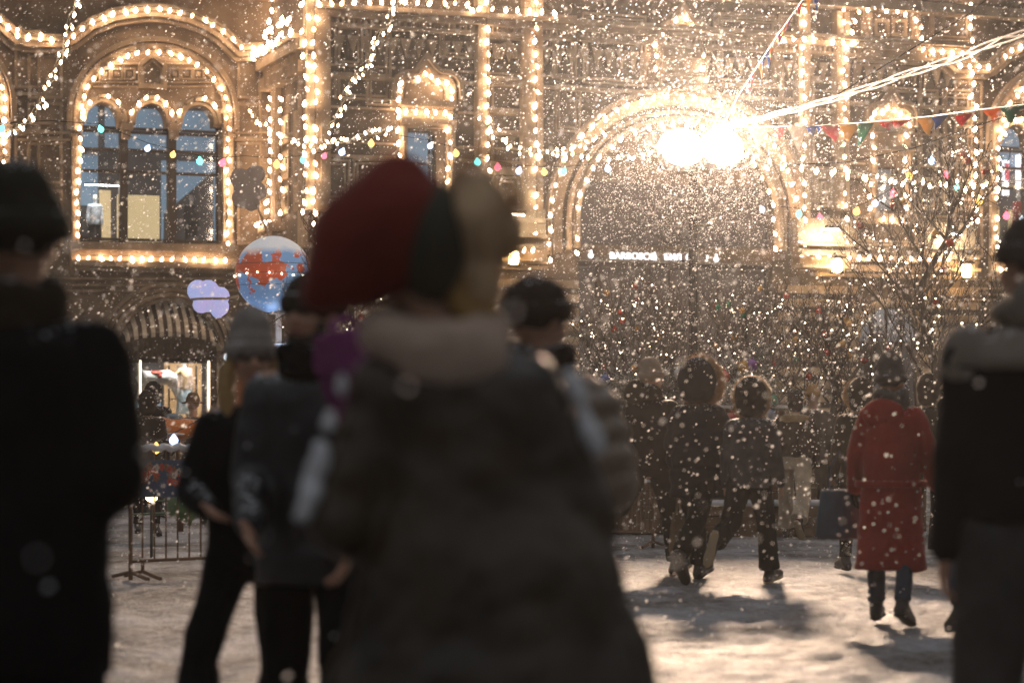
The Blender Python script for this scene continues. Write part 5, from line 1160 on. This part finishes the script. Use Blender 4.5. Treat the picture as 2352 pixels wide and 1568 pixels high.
# -- puffer person behind on the right
PUFF = rough('puffer_brown', (.30,.22,.16), (.20,.15,.11), rough_=.36, bump=.2, bscale=25, snow=.36, spec=.35)
J = skel(1.72, legs=((10, 8, 2), (-12, 18, 2)), arms=((-6, 20, 85), (-8, 22, 85)), lean=2, width=1.02, head=(-30, 0))
o, T = body_mesh(J, 'person', loc=at(1232, 7.6), rz=R(-14)); tag(o, 'blurred person in brown quilted puffer jacket and dark cap beside the leather coat', 'person')
jacket(J, o, PUFF, .95, thick=.045, quilt=.085, name='puffer_jacket', sleeve=.080, voxel=.012, bulk=.01); trousers(J, o, PANTB); boots(J, o, BOOTM); beanie(J, o, T, cloth('knit_brown', (.055,.038,.028)), tall=.0, r=1.12); scarf(J, o, T, DARKC); gloves(J, o, BLACKC)

# -- bearded man
J = skel(1.74, legs=((14, 10, 3), (-10, 20, 3)), arms=((6, 12, 30), (10, 10, 45)), lean=2, width=.95, head=(-18, 6))
o, T = body_mesh(J, 'person', loc=at(724, 7.7), rz=R(168), face=True); tag(o, 'bearded man in a dark hat and glossy black jacket walking towards the camera', 'person')
jacket(J, o, NYLON, .84, thick=.04, sleeve=.074, disp=.035, voxel=.013); trousers(J, o, PANTB, flare=.02); boots(J, o, BOOTM); beanie(J, o, T, cloth('knit_olive', (.05,.042,.030)), tall=.0, r=1.05, rib=True)
m = MB(); m.ell(T(0, .045, -.085), .060, .045, .045); m.ell(T(0, .075, -.055), .034, .016, .010); [m.ell(T(s*.055, .03, -.055), .018, .03, .035) for s in (-1, 1)]; organic(m, 'beard', HAIRD, o, .009, disp=.008, dscale=.03)
scarf(J, o, T, BLACKC, r=.035)
# purple scarf / bag
m = MB(); m.tube([(-.02, 0, .30), (.02, 0, .20), (.07, 0, .08), (.10, 0, -.06), (.10, 0, -.12)], [(.06, .05), (.10, .07), (.12, .08), (.10, .07), (.04, .04)], 16, side=(1, 0, 0))
pb = organic(m, 'shoulder_bag', cloth('cloth_purple', (.22,.055,.16), snow=.2), None, .012, disp=.02, dscale=.07); pb.scale = (1.1, 1.1, .75); pb.location = P(786, 948, 6.7); tag(pb, 'soft purple shoulder bag between bearded man and leather coat', 'bag')
m = MB(); m.tube([(-.02, .02, .30), (-.03, .06, .33), (.0, .14, .36), (.04, .2, .33)], .012, 6); m.build('strap', MATS['cloth_purple'], pb)

# -- woman with grey beanie
J = skel(1.61, legs=((-12, 10, 2), (22, 4, 15)), arms=((10, 8, 70), (16, 22, 62)), lean=1, width=.88, head=(4, 2))
o, T = body_mesh(J, 'person', loc=at(578, 8.4), rz=R(188), face=True); tag(o, 'blond woman in grey beanie and glasses with flared black trousers', 'person')
jacket(J, o, BLACKC, .84, thick=.035, sleeve=.066); trousers(J, o, PANTB, r=(.092, .072, .065), flare=.075, ln=1.08); boots(J, o, BOOTM); beanie(J, o, T, cloth('knit_silver', (.34,.30,.27), bump=.9, snow=.3), tall=.045, r=1.05)
m = MB()
for s in (-1, 1):
    for i in range(5): m.tube([T(s*(.070+.006*i), .02-.012*i, .01), T(s*(.088+.006*i), .03-.012*i, -.09), T(s*(.090+.005*i), .06-.012*i, -.22), T(s*.085, .07-.012*i, -.27)], [.012, .016, .014, .005], 8)
organic(m, 'hair', HAIRB, o, .009, disp=.006, dscale=.03)
m = MB()
for s in (-1, 1): m.tube([T(s*.034+.024*math.cos(a*.524), .100, .010+.020*math.sin(a*.524)) for a in range(12)], .003, 5, closed=True); m.tube([T(s*.058, .098, .012), T(s*.082, .0, .012)], .002, 4)
m.tube([T(-.010, .104, .012), T(.010, .104, .012)], .002, 4); m.build('glasses', BLACKM, o)
wr = o.matrix_basis @ (J['wrR']+J['hdR']*.10) if False else None

# -- right foreground man
J = skel(1.85, legs=((6, 5, 2), (-8, 12, 2)), arms=((-3, 12, 10), (3, 12, 12)), lean=2, width=1.06, head=(22, 0))
TWO = rough('jacket_dark', (.011,.011,.013), rough_=.75, bump=.5, bscale=60, snow=.36, sheen=.05, spec=.12)
o, T = body_mesh(J, 'person', loc=at(2378, 7.0), rz=R(3), voxel=.010); tag(o, 'blurred hooded man in a grey-yoked black jacket cut by the right edge', 'person')
jk = jacket(J, o, TWO, 1.06, thick=.045, sleeve=.074, bulk=.015, disp=.03)
k = J['k']; up = J['up']; m = MB()
ztop = J['pel']+up*.56*k; m.tube([J['pel']+up*(q*k) for q in (.44, .455, .48, .52, .55, .565)], [(a*k, b*k) for a, b in ((.214, .160), (.216, .162), (.208, .156), (.178, .135), (.12, .11), (.08, .08))], 28, side=(1, 0, 0))
for n_, s in (('L', -1), ('R', 1)): m.cap(J['sh'+n_]+Vector((0, 0, -.02)), J['sh'+n_].lerp(J['el'+n_], .22), .086*k, .084*k, 16)
organic(m, 'jacket_yoke', rough('jacket_grey', (.24,.19,.145), (.17,.135,.105), rough_=.7, bump=.5, bscale=60, snow=.36, sheen=.3), jk, .013, disp=.02, dscale=.12)
trousers(J, o, rough('washed_denim', (.060,.056,.054), (.028,.026,.027), scale=5, rough_=.8, bump=.5, snow=.22), r=(.12, .10, .092)); boots(J, o, BOOTM)
m = MB(); m.ell(T(0, -.075, -.115), .13, .085, .10); m.ell(T(0, .01, -.13), .12, .11, .06); organic(m, 'hood_down', MATS['jacket_grey'], o, .013, disp=.02, dscale=.08)
beanie(J, o, T, cloth('knit_taupe', (.13,.10,.08), bump=.9), tall=.015, r=1.05)

# -- the walking group
J = skel(1.84, legs=((-38, 50, 6), (20, 4, 2)), arms=((-6, 12, 30), (8, 12, 34)), lean=4, width=1.05, head=(-16, 0), foot=(-18, 0))
o, T = body_mesh(J, 'person', loc=at(1492, 21.2), rz=R(-26)); tag(o, 'tall walker in a pale beanie with left foot kicked back, leftmost of the walking group', 'person')
jacket(J, o, BLACKC, .92, thick=.04, collar=.035, sleeve=.072); trousers(J, o, PANTB, r=(.11, .085, .08)); boots(J, o, BOOTM, SOLE); beanie(J, o, T, BEIGE, tall=.035, r=1.05); gloves(J, o, BLACKC)
m = MB(); m.ell(T(-.10, -.07, -.12), .13, .09, .12); m.ell(T(.02, -.05, -.13), .12, .09, .09); organic(m, 'hood_down', DARKC, o, .014, disp=.02)
J = skel(1.80, legs=((26, 12, 2), (-30, 16, 2)), arms=((2, 16, 20), (-6, 15, 34)), lean=3, width=1.08, head=(0, 0), foot=(0, -5))
o, T = body_mesh(J, 'person', loc=at(1600, 20.6), rz=R(-34)); tag(o, 'walker in a huge fur-edged hood and long dark parka, middle of the walking group', 'person')
jacket(J, o, NAVY, .70, thick=.055, quilt=.16, bulk=.01, sleeve=.078, name='parka', voxel=.015); trousers(J, o, PANTB, r=(.11, .085, .078)); boots(J, o, BOOTM); hood_up(J, o, T, NAVY, FURT, .050, r=1.30, dens=4200); gloves(J, o, BLACKC)
wl_ = o.location+(Matrix.Rotation(R(-34), 3, 'Z') @ (J['wrL']+J['hdL']*.09))
bag(o, (wl_.x+.02, wl_.y, wl_.z-.62), .24, .38, .12, cloth('canvas_tan', (.20,.14,.085), snow=.2), .24, 'tote_bag', lab='tan tote bag hanging from the hand of the parka walker')
J = skel(1.63, legs=((-26, 44, 2), (18, 8, 1)), arms=((-4, 14, 12), (4, 16, 14)), lean=3, width=1.0, head=(14, 0), foot=(-30, 0))
o, T = body_mesh(J, 'person', loc=at(1722, 20.2), rz=R(-24)); tag(o, 'shorter walker in a round fur hood and patterned black coat showing a pale boot sole', 'person')
PAT = rough('coat_leafprint', (.05,.048,.05), (.010,.010,.012), scale=7, rough_=.6, bump=.4, snow=.40)
jacket(J, o, PAT, .80, thick=.045, sleeve=.070, bulk=.01); trousers(J, o, PANTB, r=(.115, .09, .085), flare=.01); boots(J, o, BOOTM, SOLE); hood_up(J, o, T, BLACKC, FURT, .042, r=1.18, dens=3600, seed=3)
J = skel(1.68, legs=((20, 8, 5), (-24, 22, 6)), arms=((-6, 14, 34), (6, 16, 40)), lean=3, width=1.05, head=(8, 4))
o, T = body_mesh(J, 'person', loc=at(1825, 27.8), rz=R(-20)); tag(o, 'walker in pale wide trousers and short dark jacket with a tan collar', 'person')
jk = jacket(J, o, DARKC, .93, thick=.045, sleeve=.072, bulk=.01); trousers(J, o, cloth('canvas_pale', (.60,.48,.34), snow=.15), r=(.11, .088, .08), flare=.03); boots(J, o, rough('boot_brown', (.06,.04,.028), rough_=.5), SOLE); gloves(J, o, BLACKC)
k = J['k']; c = MB(); nb = J['pel']+J['up']*.53*k; c.tube([nb+Vector((.14*math.cos(a*math.pi/12), -.01+.11*math.sin(a*math.pi/12), .02*math.sin(a*math.pi/12+3)-.015*abs(math.cos(a*math.pi/12)))) for a in range(24)], .042, 10, closed=True); c.ell(nb+Vector((0, -.10, -.03)), .13, .04, .04); organic(c, 'shearling_collar', cloth('shearling_tan', (.50,.34,.17), bump=1.0, bscale=60), jk, .013, disp=.02, dscale=.05)
m = MB(); m.ell(T(0, -.01, .035), .095, .11, .10); m.ell(T(0, -.02, -.06), .09, .085, .08); cp = organic(m, 'winter_cap', BLACKC, o, .011, disp=.015, dscale=.05); c = MB(); c.tube([T(.09*math.cos(a*math.pi/12), -.01+.105*math.sin(a*math.pi/12), .03) for a in range(24)], .018, 8, closed=True); c.build('cap_band', DARKC, cp, smooth=True)
J = skel(1.70, legs=((10, 6, 2), (-12, 14, 2)), arms=((4, 14, 20), (0, 14, 10)), lean=2, width=.98)
o, T = body_mesh(J, 'person', loc=at(1868, 28.9), rz=R(-6)); tag(o, 'person in an ochre beanie half hidden behind the tan-collared walker', 'person')
jacket(J, o, cloth('coat_greybrown', (.10,.085,.075)), .85, thick=.04); trousers(J, o, PANTB); boots(J, o, BOOTM); beanie(J, o, T, cloth('knit_ochre', (.42,.24,.10), bump=.9), tall=.0); gloves(J, o, BLACKC)
wr_ = o.location+(Matrix.Rotation(R(-6), 3, 'Z') @ J['wrR'])
bag(o, (wr_.x, wr_.y-.05, wr_.z-.62), .30, .30, .14, BLACKC, .30, 'handbag', lab='black handbag hanging beside the ochre-beanie person')

# -- red coat
REDC = rough('wool_red', (.36,.020,.012), (.24,.012,.010), scale=4, rough_=.9, bump=.6, bscale=80, snow=.30, sheen=.35)
J = skel(1.66, legs=((8, 4, 2), (-8, 14, 3)), arms=((-2, 24, 22), (4, 26, 26)), lean=2, width=.96, head=(-20, 0), foot=(0, 4))
o, T = body_mesh(J, 'person', loc=at(2046, 16.2), rz=R(-22)); tag(o, 'woman in a long bright red coat and tall grey beanie seen from behind', 'person')
jk = jacket(J, o, REDC, .36, thick=.055, bulk=.022, sleeve=.082, disp=.035, name='red_coat', flare=.045)
k = J['k']; m = MB(); m.tube([(0, .0, 0)], .01) if False else None
bz = J['pel']+J['up']*.02*k; m.tube([bz+Vector((.253*k*math.cos(a*math.pi/18), .205*k*math.sin(a*math.pi/18), 0)) for a in range(36)], [(.022, .007)]*36, 8, side=(0, 0, 1), closed=True); m.build('belt', REDC, jk, smooth=True)
m = MB(); m.ell(J['neck']+Vector((-.03, -.10, -.04)), .15, .06, .11); organic(m, 'folded_hood', REDC, jk, .013, disp=.02, dscale=.08)
trousers(J, o, JEANS, r=(.09, .07, .062)); boots(J, o, BOOTM, shaft=.16); beanie(J, o, T, GREYK, tall=.055, pouf=.02, r=1.1); scarf(J, o, T, GREYK, r=.042, rad=.088, turns=3, z=-.09); gloves(J, o, BLACKC)
wl_ = o.location+(Matrix.Rotation(R(-22), 3, 'Z') @ J['wrL'])
bag(o, (wl_.x-.10, wl_.y+.05, .47+.08), .34, .34, .13, rough('bag_blue', (.05,.09,.13), (.02,.04,.07), rough_=.3, bump=.3, bscale=14), .26, 'handbag', rz=R(12), lab='glossy dark blue bag carried on the left of the red coat')
J = skel(1.62, legs=((8, 6, 2), (-10, 14, 2)), arms=((6, 14, 30), (0, 12, 10)), lean=2)
o, T = body_mesh(J, 'person', loc=at(1976, 21.5), rz=R(6)); tag(o, 'person in a furry hood mostly hidden left of the red coat', 'person')
jacket(J, o, DARKC, .80, thick=.045); trousers(J, o, PANTB); boots(J, o, BOOTM); hood_up(J, o, T, DARKC, FURT, .03, r=.98, dens=1500, seed=5); gloves(J, o, BLACKC)
J = skel(1.70, legs=((8, 6, 2), (-10, 14, 2)), lean=2)
o, T = body_mesh(J, 'person', loc=at(2130, 23.5), rz=R(0)); tag(o, 'person in a fuzzy dark hat showing just right of the grey beanie', 'person')
jacket(J, o, DARKC, .80, thick=.045); trousers(J, o, PANTB); boots(J, o, BOOTM); hood_up(J, o, T, DARKC, None, r=.9); gloves(J, o, BLACKC)
J = skel(1.74, legs=((-6, 14, 3), (6, 4, 2)), lean=2)
o, T = body_mesh(J, 'person', loc=at(2232, 15.7), rz=R(8)); tag(o, 'person in blue jeans and black boots almost hidden behind the hooded man', 'person')
jacket(J, o, BLACKC, .90, thick=.035); trousers(J, o, JEANS, r=(.095, .075, .065)); boots(J, o, BOOTM, shaft=.14); beanie(J, o, T, BLACKC); gloves(J, o, BLACKC)
# -- people by the shop window
J = skel(1.78, legs=((6, 4, 2), (-6, 8, 2)), lean=2, width=1.1)
o, T = body_mesh(J, 'person', loc=at(352, 34), rz=R(-10)); tag(o, 'person in a black hooded coat standing before the lit shop window', 'person')
jacket(J, o, BLACKC, .7, thick=.05, bulk=.03); trousers(J, o, PANTB); boots(J, o, BOOTM); hood_up(J, o, T, BLACKC, None, r=1.0); gloves(J, o, BLACKC)
J = skel(1.60, legs=((6, 4, 2), (-6, 8, 2)), lean=2)
o, T = body_mesh(J, 'person', loc=at(444, 32), rz=R(20)); tag(o, 'person in a brown brimmed hat and grey coat under the shop window', 'person')
jacket(J, o, cloth('coat_grey', (.16,.13,.11)), .7, thick=.04); trousers(J, o, PANTB); boots(J, o, BOOTM); gloves(J, o, BLACKC)
m = MB(); m.tube([T(0, -.01, .02), T(0, -.01, .035), T(0, -.01, .05), T(0, -.01, .10), T(0, -.01, .17), T(0, -.01, .19)], [.15, .15, .10, .09, .06, .02], 20); m.build('brimmed_hat', cloth('felt_brown', (.14,.08,.045)), o, smooth=True)
J = skel(1.60, legs=((6, 4, 2), (-6, 8, 2)), lean=2)
o, T = body_mesh(J, 'person', loc=at(338, 28.5), rz=R(0)); tag(o, 'person in a brown speckled coat low at the edge of the black foreground figure', 'person')
jacket(J, o, DARKC, .7, thick=.05); trousers(J, o, PANTB); boots(J, o, BOOTM); hood_up(J, o, T, DARKC, None, r=.95); gloves(J, o, BLACKC)

# -- mannequins
MANN = rough('mannequin_white', (.75,.72,.68), rough_=.35, bump=0)
def mannequin(loc, h, rz, lab, top, bot, kind='trousers', headless=False):
    J = skel(h, legs=((2, 2, 3), (-2, 4, 3)), arms=((-4, 12, 10), (2, 14, 16)), lean=0)
    o, T = body_mesh(J, 'mannequin', loc=loc, rz=rz, hands=True, voxel=.014); o.data.materials.clear(); o.data.materials.append(MANN); tag(o, lab, 'mannequin')
    jacket(J, o, top, .86*h/1.75, thick=.03, disp=.02, name='top')
    if kind == 'skirt':
        m = MB(); k = J['k']; m.tube([J['pel']+Vector((0, 0, .1)), J['pel'], J['pel']-Vector((0, 0, .35*k)), J['pel']-Vector((0, 0, .78*k))], [(.15, .12), (.19, .14), (.22, .16), (.27, .18)], 24, side=(1, 0, 0)); organic(m, 'skirt', bot, o, .015, disp=.03, dscale=.08)
    elif kind: trousers(J, o, bot, r=(.10, .08, .075))
    return o
def em_cloth(name, c, e):
    m = rough(name, c, tuple(x*.8 for x in c), scale=5, bump=.3); return m
def bl(px, py, v): p = F(px, py, v); return p
p = bl(218, 580, VL+1.15); mannequin(p, 1.62, TH+R(170), 'mannequin in a bulky white jacket in the left upstairs window', em_cloth('jacket_white', (.7,.75,.82), .2), BLACKC)
p = bl(440, 590, VL+1.2); mannequin(p, 1.75, TH+R(200), 'mannequin in black sportswear in the right light of the upstairs window', NAVY, BLACKC)
p = bl(424, 965, VL+1.0); mannequin(p, 1.78, TH+R(185), 'mannequin in a beige top and long pale blue skirt in the lower shop window', em_cloth('knit_sand', (.6,.42,.32), .2), em_cloth('skirt_blue', (.50,.62,.68), .2), 'skirt')
p = bl(2270, 556, .7); p.z = F(2270, 560, .7).z; mannequin(p, 1.80, TH+R(178), 'mannequin in a yellow jacket and blue jeans in the right hand upstairs window', em_cloth('jacket_yellow', (.85,.48,.14), .2), em_cloth('jeans_pale', (.36,.48,.66), .2))
p = bl(2340, 556, .7); mannequin(p, 1.45, TH+R(178), 'small mannequin in a red dress at the right edge', em_cloth('dress_red', (.6,.06,.07), .2), MATS['dress_red'], 'skirt')
# rocking carousel horse in the shop window
p = bl(372, 955, VL+.9); r_ = empty('display_horse', p, TH); tag(r_, 'white display horse with red saddle in the lower shop window', 'display horse')
m = MB(); m.tube([(-.75, 0, 1.05), (-.55, 0, 1.12), (-.2, 0, 1.08), (.15, 0, 1.12), (.33, 0, 1.05), (.42, 0, .95)], [(.06, .08), (.17, .2), (.18, .21), (.19, .23), (.16, .2), (.05, .08)], 16, side=(0, 1, 0))
for x, d in ((-.5, -.35), (-.45, -.1), (.28, .25), (.34, .42)): m.cap((x, .06*(1 if d > 0 else -1), 1.0), (x+d*.5, .06, .65), .09, .055); m.cap((x+d*.5, .06, .65), (x+d, .06, .32), .05, .035); m.cap((x+d, .06, .32), (x+d+.04, .06, .24), .045, .05)
m.cap((-.6, 0, 1.2), (-.85, 0, 1.6), .12, .08); m.cap((-.85, 0, 1.62), (-1.08, 0, 1.45), .085, .05); m.cap((-.8, .03, 1.68), (-.8, .04, 1.76), .02, .01); organic(m, 'horse_body', MANN, r_, .018, smooth=4)
m = MB(); m.ell((-.15, 0, 1.24), .26, .20, .07); m.ell((-.1, 0, 1.15), .1, .215, .14); m.build('saddle', rough('saddle_red', (.55,.06,.03), rough_=.4), r_, smooth=True)
m = MB(); m.tube([(.35, 0, 1.15), (.55, 0, 1.32), (.70, 0, 1.1), (.62, 0, .8), (.72, 0, .6)], [.05, .07, .08, .06, .02], 8); m.build('horse_tail', rough('tail_gold', (.45,.28,.12)), r_, smooth=True)
m = MB(); m.tube([(0, 0, .0), (0, 0, .9)], .03, 8); m.build('stand', BLACKM, r_)
# interior lamps of the shop windows (each window is lit from above inside)
WL = emit('shop_ceiling_lamp_light', (1, .9, .78), 60)
for (px, py, v_, w_, lab) in ((234, 425, VL+.75, .5, 'ceiling lamp strip over the white jacket mannequin'), (424, 832, VL+.65, 1.0, 'ceiling lamp strip inside the lower shop window'), (2275, 385, .75, .6, 'ceiling lamp strip over the yellow jacket mannequin')):
    q = F(px, py, v_); r2 = empty('shop_lamp', q, TH); tag(r2, lab, 'lamp'); m = MB(); m.box(-w_, w_, -.05, .05, .0, .04); m.build('lamp_body', BLACKM, r2); m = MB(); m.box(-w_*.95, w_*.95, -.04, .04, -.012, -.002); m.build('lamp_tube', WL, r2)

# ================================================================ falling snow
rng = np.random.default_rng(12)
def flakes(n, r0, r1, ylo, yhi, sel=None):
    t = rng.random(n*2); y = (ylo**1.8+(yhi**1.8-ylo**1.8)*t)**(1/1.8)
    x = (rng.random(n*2)-.5)*2*(y*.235+1.5); z = rng.random(n*2)*(1.4+y*.185)
    z = np.minimum(z, 13.5); c = np.stack([x, y, z], 1)
    yy = BY+x*np.tan(TH)-2.2                                  # keep in front of the facade
    ok = (y < yy) & (z > .03); c = c[ok][:n]; n = len(c)
    r = (r0+(r1-r0)*rng.random(n)**1.8)*rng.choice([1, 1, 1.5], n)
    base = np.array([[1,0,.5],[-.6,.2,.9],[-1,0,-.5],[.6,-.2,-.9],[0,1,.5],[.2,-.6,.9],[0,-1,-.5],[-.2,.6,-.9]], float)   # two crossed thin plates
    tilt = rng.normal(0, .5, (n, 3)); a = rng.random(n)*6.28
    V = np.repeat(base[None], n, 0)*rng.uniform(.6, 1.2, (n, 8, 1)); ca, sa = np.cos(a), np.sin(a)
    X = V[:, :, 0]*ca[:, None]-V[:, :, 1]*sa[:, None]; Yv = V[:, :, 0]*sa[:, None]+V[:, :, 1]*ca[:, None]; Z = V[:, :, 2]
    X = X+Z*(.35+tilt[:, 0:1]*.4); V = np.stack([X, Yv, Z], 2)*r[:, None, None]+c[:, None, :]
    Fc = np.array([[0,1,2],[0,2,3],[4,5,6],[4,6,7]]); Fc = Fc[None]+np.arange(n)[:, None, None]*8
    return V.reshape(-1, 3), Fc.reshape(-1, 3)
parts = [flakes(36000, .0026, .0072, 11, LY), flakes(7000, .005, .010, LY, 70), flakes(500, .003, .007, 5.5, 11), flakes(170, .003, .0055, 2.2, 5.5)]
# extra flakes packed round the floodlights to imitate their glow
LC = np.array([ground(1610, LY-1.5).x, LY-1.5, 4.3])
def glow_flakes(n, sg, r0, r1):
    global rng
    v, f = flakes(n, r0, r1, 10, 40); cen = v.reshape(-1, 8, 3).mean(1); q = LC+rng.normal(0, 1, cen.shape)*np.array(sg); q[:, 2] = np.clip(q[:, 2], .1, 13); q[:, 1] = np.clip(q[:, 1], 8, LY-.15+0*q[:, 1])
    return (v.reshape(-1, 8, 3)-cen[:, None]+q[:, None]).reshape(-1, 3), f
parts += [glow_flakes(12000, (.75, 1.3, .6), .002, .0055), glow_flakes(5000, (2.0, 2.5, 1.4), .004, .009), glow_flakes(8000, (4.6, 4, 3.0), .004, .009)]
vs = np.concatenate([p_[0] for p_ in parts]); off = 0; fl_ = []
for a_, b_ in parts: fl_.append(b_+off); off += len(a_)
fs = np.concatenate(fl_)
me = bpy.data.meshes.new('falling_snow'); me.vertices.add(len(vs)); me.vertices.foreach_set('co', vs.astype(np.float32).ravel())
me.loops.add(len(fs)*3); me.loops.foreach_set('vertex_index', fs.astype(np.int32).ravel()); me.polygons.add(len(fs))
me.polygons.foreach_set('loop_start', np.arange(0, len(fs)*3, 3, dtype=np.int32)); me.update(calc_edges=True)
sm = bpy.data.materials.new('snowflake'); sm.use_nodes = True; nt = sm.node_tree; nt.nodes.clear()
d1 = N(nt, 'ShaderNodeBsdfDiffuse'); d1.inputs[0].default_value = (.92,.92,.92,1); t1 = N(nt, 'ShaderNodeBsdfTranslucent'); t1.inputs[0].default_value = (.95,.95,.95,1)
mx = N(nt, 'ShaderNodeMixShader'); mx.inputs[0].default_value = .82; ou = N(nt, 'ShaderNodeOutputMaterial')
nt.links.new(d1.outputs[0], mx.inputs[1]); nt.links.new(t1.outputs[0], mx.inputs[2]); nt.links.new(mx.outputs[0], ou.inputs[0])
tag(link('falling_snow', me, sm), kind='stuff')

# ================================================================ haze
hz = MB(); hz.box(-62, 62, -7, 102, -1.2, 20.5); hm = bpy.data.materials.new('haze'); hm.use_nodes = True; nt = hm.node_tree; nt.nodes.clear()
pv = N(nt, 'ShaderNodeVolumePrincipled'); pv.inputs['Color'].default_value = (.95,.95,.95,1); pv.inputs['Density'].default_value = .0010; pv.inputs['Anisotropy'].default_value = .55
ou = N(nt, 'ShaderNodeOutputMaterial'); nt.links.new(pv.outputs[0], ou.inputs['Volume'])
try: hm.volume_intersection_method = 'FAST'
except Exception: pass
tag(hz.build('haze', hm), kind='stuff')
print('bulbs', NB[0], 'objects', len(sc.objects))
